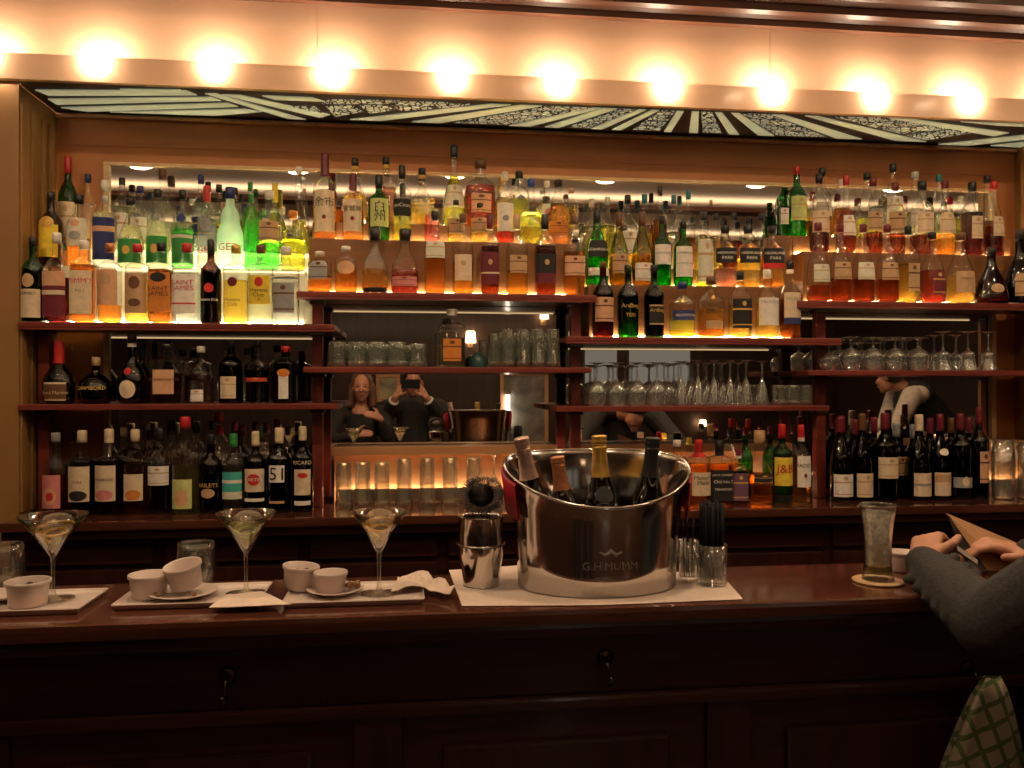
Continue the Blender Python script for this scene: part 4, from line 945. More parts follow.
def martini(px, py, H, R, label, peel):
    p = on_bar(px, py, TZ)
    e = empty('martini_glass', p, 0, label, 'cocktail glass', 'martinis on the bar')
    prof = spline([(.001, 0), (.036, 0), (.036, .0016), (.012, .005), (.0045, .012), (.0036, H * .30), (.0048, H * .50)], 2) + [(.010, H * .545), (R * .5, H * .76), (R, H), (R - .0015, H), (R * .5 - .002, H * .762), (.006, H * .555), (.001, H * .55)]
    link('glass', lathe('martini_glass', prof, 32, close_bottom=False), MARTG, e)
    zt = H * .88; rt = R * ((.88 - .545) / (1 - .545)) - .003
    link('drink', lathe('drink', [(.006, H * .562), (rt * .5, (H * .562 + zt) / 2), (rt, zt), (.001, zt)], 28), DRINK, e)
    pts = []
    for i in range(40):
        u = i / 39; a = u * 2 * PI * 1.7 + (.4 if peel is PEEL else 2.0); zz = H * ((.86 - .13 * u) if peel is PEEL else (.80 - .08 * u)) + .006 * math.sin(a)
        rc = (R * (zz / H - .545) / .455 - .006) * (.92 - .1 * u); pts.append((rc * math.cos(a), rc * math.sin(a), zz))
    o = link('peel_twist', tube('peel_twist', pts, .0030, 6), peel, e); o.scale = (1, 1, 1)
    return e
martini(53, 603, .160, .062, 'martini with long lemon twist on the leftmost tray', PEEL)
martini(246, 597, .158, .057, 'martini with green lime peel on the middle tray', LIME)
martini(379, 597, .160, .055, 'martini with coiled lemon twist on the tray beside the bucket', PEEL)
NUT = principled('dark_olives', (.05, .025, .015), .35, var=.5, scale=60); NUT2 = principled('roasted_nuts', (.25, .12, .05), .5, var=.3, scale=50)
def ramekin(p, R, H, label, tilt=(0, 0), fill=None):
    e = empty('ramekin', p, 0, label, 'ramekin', 'white china ramekins on the bar'); e.rotation_euler = (tilt[0], tilt[1], 0)
    me = lathe('dish', [(.001, 0), (R * .78, 0), (R * .82, .003), (R * .90, H * .75), (R * .92, H * .80), (R, H * .86), (R, H * .97), (R * .97, H), (R * .90, H * .97), (R * .80, H * .25), (R * .70, .006), (.001, .006)], 48, close_bottom=False)
    link('dish', me, CHINA, e)
    if fill:
        for k in range(fill):
            a = k * 2.4; r = R * .5 * math.sqrt((k + .5) / fill)
            o = link('olive', lathe('olive', spline([(.001, -.008), (.007, -.004), (.008, 0), (.006, .005), (.001, .008)], 2), 10), NUT, e)
            o.location = (r * math.cos(a), r * math.sin(a), H * .55 + .006 * math.sin(a)); o.rotation_euler = (a, a * .7, 0)
    return e
def saucer(p, R, label):
    o = link('saucer', lathe('saucer', [(.001, 0), (R * .55, 0), (R * .6, .002), (R, .010), (R * .98, .0115), (R * .6, .0045), (.001, .004)], 40, close_bottom=False), CHINA)
    o.location = p; return tag(o, label, 'saucer', 'small white saucers')
ramekin(on_bar(28, 609, TZ), .039, .046, 'white ramekin of dark olives beside the leftmost martini', fill=7)
ramekin(on_bar(149, 601, TZ), .038, .045, 'empty white ramekin at the left of the middle tray')
s1 = on_bar(183, 600, TZ); saucer(s1, .064, 'white saucer under the tilted ramekin on the middle tray')
ramekin(s1 + Vector((.006, .004, .0185)), .036, .045, 'white ramekin tipped over on the saucer of the middle tray', tilt=(.18, -.16))
for k, (dx, dy) in enumerate([(-.045, -.022), (-.036, -.034), (.030, -.038)]):
    o = link('olive_pit', lathe('olive_pit', spline([(.001, -.006), (.004, -.002), (.004, .002), (.001, .006)], 2), 8), NUT2); o.location = s1 + Vector((dx, dy, .0125)); o.rotation_euler = (PI / 2, 0, k)
    tag(o, 'brown olive pit on the saucer of the middle tray', 'olive pit', 'olive pits on the saucer')
ramekin(on_bar(299, 594, TZ), .036, .046, 'white ramekin with olives left of the saucer, right tray', tilt=(.0, .10), fill=4).location.z += .004
s2 = on_bar(335, 597, TZ); saucer(s2, .055, 'white saucer carrying a ramekin and nuts, right tray')
ramekin(s2 + Vector((-.008, 0, .0045)), .033, .038, 'white ramekin standing on the saucer of the right tray')
for k in range(9):
    o = link('nut', lathe('nut', spline([(.001, -.005), (.005, -.002), (.005, .002), (.001, .005)], 2), 8), NUT2); o.location = s2 + Vector((.034 + .010 * math.cos(k * 2.4), .0 + .012 * math.sin(k * 2.4), .0125 + .003 * (k % 3))); o.rotation_euler = (k, k * .5, 0)
    tag(o, 'roasted nut lying on the saucer of the right tray', 'nut', 'nuts on the saucer')
ramekin(on_bar(902, 571), .030, .044, 'white ramekin on the bar between beer glass and sleeve')
saucer(on_bar(-6, 604, 0), .05, 'white saucer cut off by the left edge').location.z = ZB + TZ + .001
WATER = liquid_mat('still_water', (.95, .96, .95), .5, .03)
def water_glass(px, R, H, label, lvl=.45):
    p = atY(px, 384, 1.762); e = empty('water_glass', (p.x, 1.762, ZB + .0006), 0, label, 'glass', 'water glasses on the bar')
    pr_ = spline([(.001, 0), (R * .72, 0), (R * .80, .004), (R, H * .35), (R * 1.0, H * .55), (R * .9, H)], 3)
    link('glass', lathe('water_glass', pr_ + [(max(r - .0015, .001), z) for r, z in reversed(pr_) if z > .006] + [(.001, .007)], 28, close_bottom=False), CLEARG, e)
    wp = [(max(r - .003, .001), z) for r, z in pr_ if .008 < z < H * lvl]
    link('water', lathe('water', wp + [(.001, wp[-1][1])], 24), WATER, e)
water_glass(196, .039, .090, 'round glass of water behind the tilted ramekin')
water_glass(2, .042, .095, 'round glass of water at the left edge of the bar')
# napkins
def sheet(name, pts, label, amp=.004, z0=0.0, fold=2):
    """soft sheet: polygon on the bar subdivided, gently wavy, with thickness"""
    bm = bmesh.new(); P = [on_bar(x, y) for x, y in pts]; c = sum(P, Vector()) / len(P)
    vs = [bm.verts.new((q.x - c.x, q.y - c.y, 0)) for q in P]; bm.faces.new(vs)
    bmesh.ops.triangulate(bm, faces=bm.faces); bmesh.ops.subdivide_edges(bm, edges=bm.edges, cuts=fold, use_grid_fill=True)
    for v in bm.verts: v.co.z = amp * abs(math.sin(v.co.x * 37 + v.co.y * 23) * math.cos(v.co.y * 41 - v.co.x * 17))
    r = bmesh.ops.extrude_face_region(bm, geom=bm.faces[:])
    for v in [g for g in r['geom'] if isinstance(g, bmesh.types.BMVert)]: v.co.z += .0012
    bmesh.ops.recalc_face_normals(bm, faces=bm.faces)
    me = bpy.data.meshes.new(name); bm.to_mesh(me); bm.free()
    o = link(name, me, LINEN, None, False); o.location = (c.x, c.y, ZB + .0006 + z0)
    return tag(o, label, 'napkin', 'white paper napkins')
sheet('napkin', [(449, 571), (520, 566), (700, 574), (727, 582), (743, 600), (600, 606), (462, 607)], 'large white cloth laid flat under the champagne bucket', .0006)
sheet('napkin', [(209, 614), (227, 601), (262, 598), (291, 612)], 'folded white napkin hanging before the middle martini', .003, .010, 3)
sheet('napkin', [(391, 599), (402, 582), (428, 584), (457, 597), (450, 601), (425, 596)], 'crumpled white napkin at the right end of the right tray', .016, .010, 4)

# champagne bucket
BK = Vector((atY(597, 384, 1.672).x, 1.672, ZB + .0024))
bk = empty('champagne_bucket', BK, 0, 'big polished steel champagne bucket with scooped rim and red grips', 'champagne bucket')
def bucket_wall(off):
    rings = [(.158, .112, 0), (.164, .116, .01), (.167, .118, .25), (.171, .120, .5), (.179, .124, .8), (.190, .130, .97), (.194, .132, 1.0)]
    N = 72; v = []
    for a, b, h in rings:
        for i in range(N):
            th = 2 * PI * i / N; c, s = math.cos(th), math.sin(th)
            top = .222 + .046 * s + .024 * c * c
            v.append(((a - off) * c, (b - off) * s, max(h * top, .003 if off else 0)))
    return v, N, len(rings)
v1, N, K = bucket_wall(0); v2, _, _ = bucket_wall(.003)
f = []
for j in range(K - 1):
    for i in range(N):
        a = j * N + i; b = j * N + (i + 1) % N
        f.append((a, b, b + N, a + N)); o2 = K * N
        f.append((o2 + a, o2 + a + N, o2 + b + N, o2 + b))
for i in range(N):
    a = (K - 1) * N + i; b = (K - 1) * N + (i + 1) % N; f.append((a, b, b + K * N, a + K * N))
f.append(tuple(range(N - 1, -1, -1))); f.append(tuple(range(K * N, K * N + N)))
link('bucket_body', pydata('bucket_body', v1 + v2, f), STEEL, bk)
rim = [(.193 * math.cos(2 * PI * i / 60), .131 * math.sin(2 * PI * i / 60), .222 + .046 * math.sin(2 * PI * i / 60) + .024 * math.cos(2 * PI * i / 60) ** 2) for i in range(60)]
link('rolled_rim', tube('rolled_rim', rim, .0028, 8, True), STEEL, bk)
REDG = principled('red_grip', (.35, .015, .03), .4, var=.1)
for sx in (-1, 1):          # red grips at the two ends
    v = []; f = []; n = 14
    for i in range(n):
        th = (i / (n - 1) - .5) * .9
        for (rr, hh) in ((.194, .236), (.199, .232), (.190, .155), (.184, .155)):
            top = .046 * math.sin(th)
            v.append((sx * rr * math.cos(th), .132 * math.sin(th) * 1.02, hh + top * (1 if hh > .2 else .6)))
    for i in range(n - 1):
        for k in range(4): a = i * 4 + k; b = i * 4 + (k + 1) % 4; f.append((a, b, b + 4, a + 4))
    link('grip', pydata('grip', v, f), REDG, bk)
def bucket_text(s, z, size, ink):
    vs, fs = text_mesh(s); out = []
    for (x, y, _) in vs:
        a = x * size / .168 ; th = -PI / 2 + a * 1.02
        out.append((.1705 * math.cos(th), .1205 * math.sin(th), z + y * size))
    link('lettering', pydata('lettering', out, fs), ink, bk, False)
ETCH = principled('etched_grey', (.30, .26, .24), .6, metal=.3)
bucket_text('G.H.MUMM', .062, .022, ETCH); bucket_text('DE REIMS', .020, .010, ETCH) if False else None
link('eagle_emblem', tube('eagle_emblem', [(-.022, -.1205, .090), (-.010, -.1215, .084), (0, -.122, .092), (.010, -.1215, .084), (.022, -.1205, .090)], [.001, .0035, .0045, .0035, .001], 8), ETCH, bk)
def champagne(px, py, Y, bx, by, glass, foil, lab, label):
    top = atY(px, py, Y); base = Vector((BK.x + bx, BK.y + by, ZB + .012)); d = top - base; H = d.length
    e = empty('champagne_bottle', base, 0, label, 'bottle', 'champagne bottles in the bucket')
    e.rotation_mode = 'QUATERNION'; e.rotation_quaternion = Vector((0, 0, 1)).rotation_difference(d)
    R = .041
    prof = spline([(R * .88, 0), (R, .006), (R, H * .2), (R, H * .42), (R * .9, H * .54), (R * .58, H * .66), (R * .37, H * .78), (R * .31, H * .94)], 4)
    link('glass_body', lathe('glass_body', prof, 28), GLASS[glass], e)
    c0 = H * .70; cp = [(r + .0014, z) for r, z in prof if z > c0]
    cp += [(R * .33, H * .935), (R * .39, H * .945), (R * .38, H * .960), (R * .35, H * .968), (R * .40, H * .982), (R * .36, H * .996), (R * .25, H)]
    fo = link('foil', lathe('foil', cp, 24, close_bottom=False, close_top=True), capm(foil), e)
    link('wire_ring', tube('wire_ring', [(R * .36 * math.cos(i * PI / 10), R * .36 * math.sin(i * PI / 10), H * .935) for i in range(20)], .0012, 6, True), capm(foil), fo)
    if lab: link('label', label_patch('label', prof, H, lab[1], lab[2], lab[3], 2, 1, .0014, True), paper(lab[0]), e)
champagne(521, 437, 1.650, -.100, .000, 'black', 'rosy_silver', ('cream', .35, .5, .8), 'champagne bottle with rose silver foil at the left in the bucket')
champagne(557, 456, 1.735, -.036, .062, 'brown', 'copper', None, 'short champagne bottle with copper foil, second from left in the bucket')
champagne(599, 435, 1.650, .006, -.040, 'black', 'gold', ('black', .55, .66, .6), 'champagne bottle with bright gold foil in the bucket')
champagne(653, 437, 1.672, .095, .0, 'black', 'black', None, 'champagne bottle with black foil at the right in the bucket')
# shaker with strainer
p = on_bar(481, 586, .0024)
e = empty('cocktail_shaker', p, 0, 'steel cocktail shaker tin left of the champagne bucket', 'shaker')
e.scale = (1.18, 1.18, 1.02)
link('lower_tin', lathe('lower_tin', spline([(.001, 0), (.029, 0), (.031, .002), (.034, .03), (.040, .065), (.042, .085)], 3) + [(.040, .085)], 36, close_bottom=False), STEEL, e)
link('upper_tin', lathe('upper_tin', [(.0405, .078), (.0400, .100), (.0390, .136), (.0405, .139), (.0395, .140), (.037, .135), (.037, .09)], 36, close_bottom=False), STEEL, e)
e2 = empty('bar_strainer', p + Vector((0, 0, .1435)), 0, 'round spring strainer resting on the cocktail shaker', 'strainer')
DKST = principled('dark_steel', (.12, .11, .11), .4, metal=1)
e2.scale = (1.15, 1.15, 1.0)
co_ = []
for i in range(720):
    a = 2 * PI * i / 720; b = 2 * PI * 48 * i / 720; rr = .031 + .009 * math.cos(b)
    co_.append((rr * math.cos(a), -.006 + .006 * math.sin(b), .041 + rr * math.sin(a)))
link('spring_coil', tube('spring_coil', co_, .0012, 5, True), DKST, e2)
o = link('strainer_plate', lathe('strainer_plate', [(.001, 0), (.024, 0), (.024, .0012), (.001, .0012)], 32), DKST, e2); o.location = (0, .0, .040); o.rotation_euler = (PI / 2, 0, 0)
# glass of black straws
p = on_bar(712, 585, .0024)
e = empty('straw_glass', p, 0, 'clear straight glass holding black straws', 'glass')
link('glass', lathe('straw_glass', [(.001, 0), (.030, 0), (.031, .003), (.031, .082), (.0295, .082), (.0290, .010), (.001, .009)], 32, close_bottom=False), CLEARG, e)
for k in range(34):
    r = .0245 * math.sqrt((k + .5) / 34); a = k * 2.39996
    o = link('drinking_straw', tube('drinking_straw', [(0, 0, 0), (0, 0, .152 + .006 * math.sin(k * 1.7))], .0029, 8), BLACKM)
    o.location = p + Vector((r * math.cos(a), r * math.sin(a), .0135)); tag(o, 'black drinking straw standing in the glass beside the bucket', 'straw', 'black straws in the glass')
p2 = on_bar(688, 582, .0024)
e = empty('pick_glass', p2, 0, 'slim clear glass between the bucket and the straw glass', 'glass')
link('glass', lathe('pick_glass', [(.001, 0), (.019, 0), (.020, .003), (.021, .085), (.0195, .085), (.018, .010), (.001, .009)], 28, close_bottom=False), CLEARG, e)
for k in range(4):
    o = link('stirrer', tube('stirrer', [(0, 0, 0), (.004 * math.cos(k), .004 * math.sin(k), .120)], .0016, 6), BLACKM); o.location = p2 + Vector((.008 * math.cos(k * 1.57), .008 * math.sin(k * 1.57), .0105))
    tag(o, 'thin dark stirrer in the slim glass beside the bucket', 'stirrer', 'stirrers in the slim glass')
# beer glass on coaster
p = on_bar(878, 582)
o = link('coaster', lathe('coaster', [(.001, 0), (.050, 0), (.051, .001), (.051, .0035), (.050, .0045), (.001, .0045)], 40, close_bottom=False), paper('tan')); o.location = p; tag(o, 'round pale coaster under the beer glass', 'coaster')
e = empty('beer_glass', p + Vector((0, 0, .005)), 0, 'tall flared beer glass almost empty with foam streaks', 'beer glass')
H = .158
bpz = spline([(.001, 0), (.030, 0), (.0315, .004), (.0285, .022), (.0265, .045), (.0285, H * .6), (.0335, H * .85), (.0370, H)], 4)
link('glass', lathe('beer_glass', bpz + [(max(r - .0016, .001), z) for r, z in reversed(bpz) if z > .012] + [(.001, .013)], 32, close_bottom=False), CLEARG, e)
m, nt, out = nodes_of('foam_lacing')
tc = nt.nodes.new('ShaderNodeTexCoord'); nz = nt.nodes.new('ShaderNodeTexNoise'); nz.inputs['Scale'].default_value = 70; nz.inputs['Detail'].default_value = 5
rp = nt.nodes.new('ShaderNodeValToRGB'); rp.color_ramp.elements[0].position = .46; rp.color_ramp.elements[1].position = .62; rp.color_ramp.elements[0].color = (.42, .42, .42, 1); rp.color_ramp.elements[1].color = (.92, .75, .75, 1)
tr = nt.nodes.new('ShaderNodeBsdfTransparent'); df = nt.nodes.new('ShaderNodeBsdfTranslucent'); df.inputs[0].default_value = (.88, .80, .70, 1); d2 = nt.nodes.new('ShaderNodeBsdfDiffuse'); d2.inputs[0].default_value = (.88, .80, .70, 1)
ad = nt.nodes.new('ShaderNodeMixShader'); mx = nt.nodes.new('ShaderNodeMixShader')
nt.links.new(tc.outputs['Object'], nz.inputs['Vector']); nt.links.new(nz.outputs[0], rp.inputs[0]); nt.links.new(rp.outputs[0], mx.inputs[0]); nt.links.new(df.outputs[0], ad.inputs[1]); nt.links.new(d2.outputs[0], ad.inputs[2])
nt.links.new(tr.outputs[0], mx.inputs[1]); nt.links.new(ad.outputs[0], mx.inputs[2]); nt.links.new(mx.outputs[0], out.inputs[0])
link('foam', lathe('foam', [(max(r - .0024, .001), z) for r, z in bpz if .030 < z < H * .9], 28, close_bottom=False), m, e)
link('beer', lathe('beer', [(.001, .0145), (.0255, .0145), (.0262, .022), (.0255, .028), (.001, .028)], 24, close_bottom=False), LIQM['gold'], e)

# ------------------------------------------------------------------ people (bodies grown as one fused surface)
def capsule(v, f, p0, r0, p1, r1, seg=14, rings=5):
    p0, p1 = Vector(p0), Vector(p1); d = p1 - p0; L = d.length
    q = Vector((0, 0, 1)).rotation_difference(d) if L > 1e-6 else Matrix.Identity(3).to_quaternion()
    pr_ = [(r0 * math.sin(i / rings * PI / 2), -r0 * math.cos(i / rings * PI / 2)) for i in range(rings + 1)] + [(r1 * math.cos(i / rings * PI / 2), L + r1 * math.sin(i / rings * PI / 2)) for i in range(rings + 1)]
    b = len(v)
    for (r, z) in pr_:
        for k in range(seg):
            t = 2 * PI * k / seg; v.append(tuple(p0 + q @ Vector((max(r, 1e-4) * math.cos(t), max(r, 1e-4) * math.sin(t), z))))
    for j in range(len(pr_) - 1):
        for k in range(seg):
            a = b + j * seg + k; c = b + j * seg + (k + 1) % seg; f.append((a, c, c + seg, a + seg))
    f.append(tuple(range(b + seg - 1, b - 1, -1))); e = b + (len(pr_) - 1) * seg; f.append(tuple(range(e, e + seg)))
def ellipsoid(v, f, c, rad, rot=(0, 0, 0), seg=20, rings=14):
    M = Euler(rot).to_matrix(); b = len(v)
    for j in range(rings + 1):
        ph = -PI / 2 + PI * min(max(j / rings, .002), .998)
        for k in range(seg):
            t = 2 * PI * k / seg
            v.append(tuple(Vector(c) + M @ Vector((rad[0] * math.cos(ph) * math.cos(t), rad[1] * math.cos(ph) * math.sin(t), rad[2] * math.sin(ph)))))
    for j in range(rings):
        for k in range(seg):
            a = b + j * seg + k; d = b + j * seg + (k + 1) % seg; f.append((a, d, d + seg, a + seg))
    f.append(tuple(range(b + seg - 1, b - 1, -1))); e = b + rings * seg; f.append(tuple(range(e, e + seg)))
def fuse(name, pieces, mat, parent, voxel=.009, smooth=6):
    """pieces: ('c', p0, r0, p1, r1) tapered limbs or ('e', centre, radii[, rot]) -> one continuous skin"""
    v = []; f = []
    for q in pieces:
        if q[0] == 'c': capsule(v, f, *q[1:])
        else: ellipsoid(v, f, *q[1:])
    ob = bpy.data.objects.new(name, pydata(name, v, f)); COL.objects.link(ob)
    r = ob.modifiers.new('r', 'REMESH'); r.mode = 'VOXEL'; r.voxel_size = voxel; r.use_smooth_shade = True
    s = ob.modifiers.new('s', 'SMOOTH'); s.factor = .5; s.iterations = smooth
    dg = bpy.context.evaluated_depsgraph_get(); me = bpy.data.meshes.new_from_object(ob.evaluated_get(dg))
    bpy.data.objects.remove(ob); me.name = name
    me.materials.clear()
    return link(name, me, mat, parent)
def limb(pts):
    return [('c', pts[i][0], pts[i][1], pts[i + 1][0], pts[i + 1][1]) for i in range(len(pts) - 1)]
def hand(wrist, d, n, curl, thumb_side, spread=.9, L=.085):
    """palm and five unequal bent fingers; d points to the fingertips, n out of the back of the hand"""
    d = Vector(d).normalized(); n = Vector(n); n = (n - d * n.dot(d)).normalized(); s = d.cross(n) * thumb_side
    w = Vector(wrist); P = []
    for k in (-1.5, -.5, .5, 1.5): P.append(('c', w + d * .010 + s * k * .010, .016, w + d * L + s * k * .0165 * spread, .0115))
    for k, ln in ((1.5, .066), (.5, .076), (-.5, .071), (-1.5, .056)):
        p = w + d * L + s * k * .0165 * spread; ang = 0.0
        for j, fr in enumerate((.42, .32, .26)):
            ang += curl * (1 + .08 * k); q = p + (d * math.cos(ang) - n * math.sin(ang)) * ln * fr
            P.append(('c', p, .0096 - .0009 * j, q, .0088 - .0009 * j)); p = q
    t0 = w + d * .025 + s * .026; t1 = t0 + (d * .6 + s * .8).normalized() * .035; t2 = t1 + (d * .95 + s * .25 - n * .2).normalized() * .030
    P += [('c', w + d * .015 + s * .012, .016, t0, .014), ('c', t0, .013, t1, .0105), ('c', t1, .0105, t2, .0085)]
    return P
def head_pieces(c, face, up=Vector((0, 0, 1)), s=1.0):
    face = Vector(face).normalized(); side = face.cross(up).normalized(); c = Vector(c)
    rz = math.atan2(face.y, face.x) + PI / 2
    P = [('e', c + up * .025 * s - face * .012, (.073 * s, .092 * s, .092 * s), (0, 0, rz)), ('e', c - up * .045 * s + face * .022, (.056 * s, .064 * s, .070 * s), (0, 0, rz)),
         ('c', c - up * .090 * s + face * .040, .026 * s, c - up * .095 * s + face * .045, .024 * s),
         ('c', c + up * .012 * s + face * .082, .010 * s, c - up * .022 * s + face * .098, .013 * s)]
    for k in (-1, 1):
        P.append(('e', c + side * k * .072 * s - face * .005 - up * .010 * s, (.012, .020, .030), (0, 0, rz)))
        P.append(('e', c + side * k * .034 * s + face * .070 - up * .022 * s, (.022, .018, .022), (0, 0, rz)))
    return P
def face_bits(parent, c, face, s=1.0):
    face = Vector(face).normalized(); up = Vector((0, 0, 1)); side = face.cross(up).normalized(); c = Vector(c)
    EYE = principled('eye_dark', (.03, .02, .02), .7, spec=.1); LIP = principled('lips', (.35, .09, .08), .4); BROW = principled('eyebrow', (.06, .03, .02), .7)
    for k in (-1, 1):
        v = []; f = []; ellipsoid(v, f, c + side * k * .031 * s + face * .078 + up * .008 * s, (.011, .006, .0055), (0, 0, math.atan2(face.y, face.x) + PI / 2), 12, 8); link('eye', pydata('eye', v, f), EYE, parent)
        link('eyebrow', tube('eyebrow', [c + side * k * x * s + face * (.088 - .006 * j) + up * z * s for j, (x, z) in enumerate(((.014, .026), (.030, .031), (.046, .025)))], [.001, .0016, .0008], 6), BROW, parent)
    link('mouth', tube('mouth', [c + side * x * s + face * z - up * .055 * s for x, z in ((-.024, .075), (-.010, .087), (0, .089), (.010, .087), (.024, .075))], [.002, .0055, .006, .0055, .002], 8), LIP, parent)
WOOL = principled('charcoal_wool', (.030, .026, .026), .9, var=.25, scale=140, bump=.6)
DARKC = principled('dark_jacket_cloth', (.018, .015, .015), .85, var=.2, scale=90)
TROU = principled('dark_trousers', (.02, .02, .025), .85, var=.2, scale=90)
HAIRB = principled('brown_hair', (.10, .045, .02), .5, var=.4, scale=90, stretch=(1, 1, .1)); HAIRD = principled('dark_hair', (.03, .018, .012), .5, var=.4, scale=90)
SHOE = principled('black_leather', (.01, .01, .01), .35)

# guest at the right: elbows on the bar, holding a leaflet and a phone
man = empty('person', (1.36, 1.02, 0), 0, 'person in a charcoal sweater at the right edge leaning on the bar reading a leaflet', 'person')
man.location = (0, 0, 0)
shL, elL, wrL = Vector((1.19, 1.12, 1.31)), Vector((1.005, 1.335, 1.078)), Vector((1.042, 1.575, 1.134))
shR, elR, wrR = Vector((1.56, 1.12, 1.31)), Vector((1.66, 1.40, 1.13)), Vector((1.345, 1.650, 1.125))
hc = Vector((1.40, 1.33, 1.35))
body = [('c', (1.375, 1.02, 1.32), .085, (1.375, .98, 1.0), .125), ('c', (1.375, .98, 1.0), .125, (1.375, .95, .80), .15), ('c', (1.22, 1.08, 1.32), .060, (1.53, 1.08, 1.32), .060), ('c', (1.375, 1.09, 1.31), .058, hc - Vector((0, .06, .04)), .052)]
body += limb([(shL, .060), (elL, .044), (wrL, .029)]) + limb([(shR, .060), (elR, .044), (wrR, .029)])
body += head_pieces(hc, (-.2, .55, -.8)) + hand(wrL, (.55, .66, .42), (-.55, -.10, .80), .55, 1) + hand(wrR, (-.90, .30, .25), (.20, -.2, .95), .45, -1)
for sx in (-1, 1): body += limb([((1.375 + sx * .10, .98, .80), .085), ((1.375 + sx * .13, 1.40, .80), .062), ((1.375 + sx * .13, 1.36, .42), .045), ((1.375 + sx * .12, 1.30, .34), .035)])
fuse('body', body, SKIN, man, .0045, 4)
sw = [('c', (1.375, 1.02, 1.31), .105, (1.375, .98, 1.0), .145), ('c', (1.375, .98, 1.0), .145, (1.375, .96, .84), .165), ('c', (1.22, 1.08, 1.325), .078, (1.53, 1.08, 1.325), .078)]
cufL = wrL + (elL - wrL) * .02; cufR = wrR + (elR - wrR) * .02
sw += limb([(shL, .080), (elL + Vector((.005, 0, .0)), .062), (elL + (cufL - elL) * .5, .054), (cufL, .037)]) + limb([(shR, .080), (elR, .060), (cufR, .044)])
for k in range(5):      # folds at the bend of the sleeve
    u = .18 + .16 * k; c = elL + (cufL - elL) * u; ax = (cufL - elL).normalized(); a = ax.cross(Vector((0, 0, 1))).normalized()
    sw.append(('c', c + a * .040 + Vector((0, 0, .030)), .013, c - a * .052 + Vector((0, 0, -.012)), .011))
fuse('sweater', sw, WOOL, man, .0065, 4)
tq = [('c', (1.375, .98, .86), .155, (1.375, .96, .80), .165)]
for sx in (-1, 1): tq += limb([((1.375 + sx * .10, .98, .80), .100), ((1.375 + sx * .13, 1.40, .80), .078), ((1.375 + sx * .13, 1.36, .42), .062), ((1.375 + sx * .12, 1.30, .36), .058)])
fuse('trousers', tq, TROU, man, .011, 5)
for sx in (-1, 1): fuse('shoe', [('c', (1.375 + sx * .12, 1.28, .335), .042, (1.375 + sx * .12, 1.45, .315), .036)], SHOE, man, .010, 3)
v = []; f = []; ellipsoid(v, f, hc + Vector((.006, .018, .040)), (.094, .098, .092)); link('hair', pydata('hair', v, f), HAIRD, man)
face_bits(man, hc, (-.2, .55, -.8))
# bar stool under the guest
st = empty('bar_stool', (1.375, .96, 0), 0, 'dark bar stool under the person in the charcoal sweater', 'stool')
link('seat', lathe('seat', [(.001, .60), (.17, .60), (.185, .615), (.185, .635), (.17, .65), (.001, .65)], 32, close_bottom=False), principled('stool_leather', (.06, .02, .015), .5), st)
for k in range(4):
    a = PI / 4 + k * PI / 2; link('leg', tube('leg', [(.13 * math.cos(a), .13 * math.sin(a), .60), (.20 * math.cos(a), .20 * math.sin(a), .002)], .016, 8), MAHOG_V, st)
link('foot_ring', tube('foot_ring', [(.172 * math.cos(i * PI / 12), .172 * math.sin(i * PI / 12), .26) for i in range(24)], .010, 8, True), BRASS, st)
# leaflet and phone in the hands
def plate3(name, pts, th, mat, nrm):
    n = Vector(nrm).normalized() * th; k = len(pts); P = [Vector(q) for q in pts]
    vv = [tuple(q) for q in P] + [tuple(q + n) for q in P]
    ff = [tuple(range(k)), tuple(range(2 * k - 1, k - 1, -1))] + [(i, i + k, (i + 1) % k + k, (i + 1) % k) for i in range(k)]
    me = pydata(name, vv, ff); bm = bmesh.new(); bm.from_mesh(me); bmesh.ops.recalc_face_normals(bm, faces=bm.faces); bm.to_mesh(me); bm.free(); return me
KRAFT = principled('kraft_leaflet', (.42, .22, .10), .6, var=.08); LEAFD = principled('dark_printed_leaflet', (.07, .045, .045), .5, var=.5, scale=25)
lf = empty('leaflet', (0, 0, 0), 0, 'folded leaflet with kraft back held up by the person in charcoal', 'leaflet')
A = atY(946, 513, 1.72); B_ = atY(1022, 545, 1.72); Cc = atY(1012, 572, 1.66); D_ = atY(966, 548, 1.70); E_ = atY(985, 570, 1.665); F_ = atY(958, 545, 1.70)
link('back_leaf', plate3('back_leaf', [A, B_, Cc, E_], .0012, KRAFT, (0, 1, .2)), KRAFT, lf, False)
link('front_leaf', plate3('front_leaf', [A + Vector((0, -.004, 0)), E_ + Vector((0, -.006, 0)), atY(972, 575, 1.64), F_], .0012, LEAFD, (0, -1, .2)), LEAFD, lf, False)
ph = empty('phone', (0, 0, 0), 0, 'slim phone with pale edge held between the hands', 'phone')
P0, P1 = atY(957, 548, 1.64), atY(977, 562, 1.615)
link('phone_case', plate3('phone_case', [P0 + Vector((0, 0, .004)), P1 + Vector((0, 0, .004)), P1 + Vector((.02, .06, .0)), P0 + Vector((.02, .06, .0))], .008, BLACKM, (0, 0, -1)), BLACKM, ph, False)
link('pale_edge', plate3('pale_edge', [P0 + Vector((0, -.002, .005)), P1 + Vector((0, -.002, .005)), P1 + Vector((0, -.002, -.005)), P0 + Vector((0, -.002, -.005))], .0015, paper('white'), (0, 1, 0)), paper('white'), ph, False)

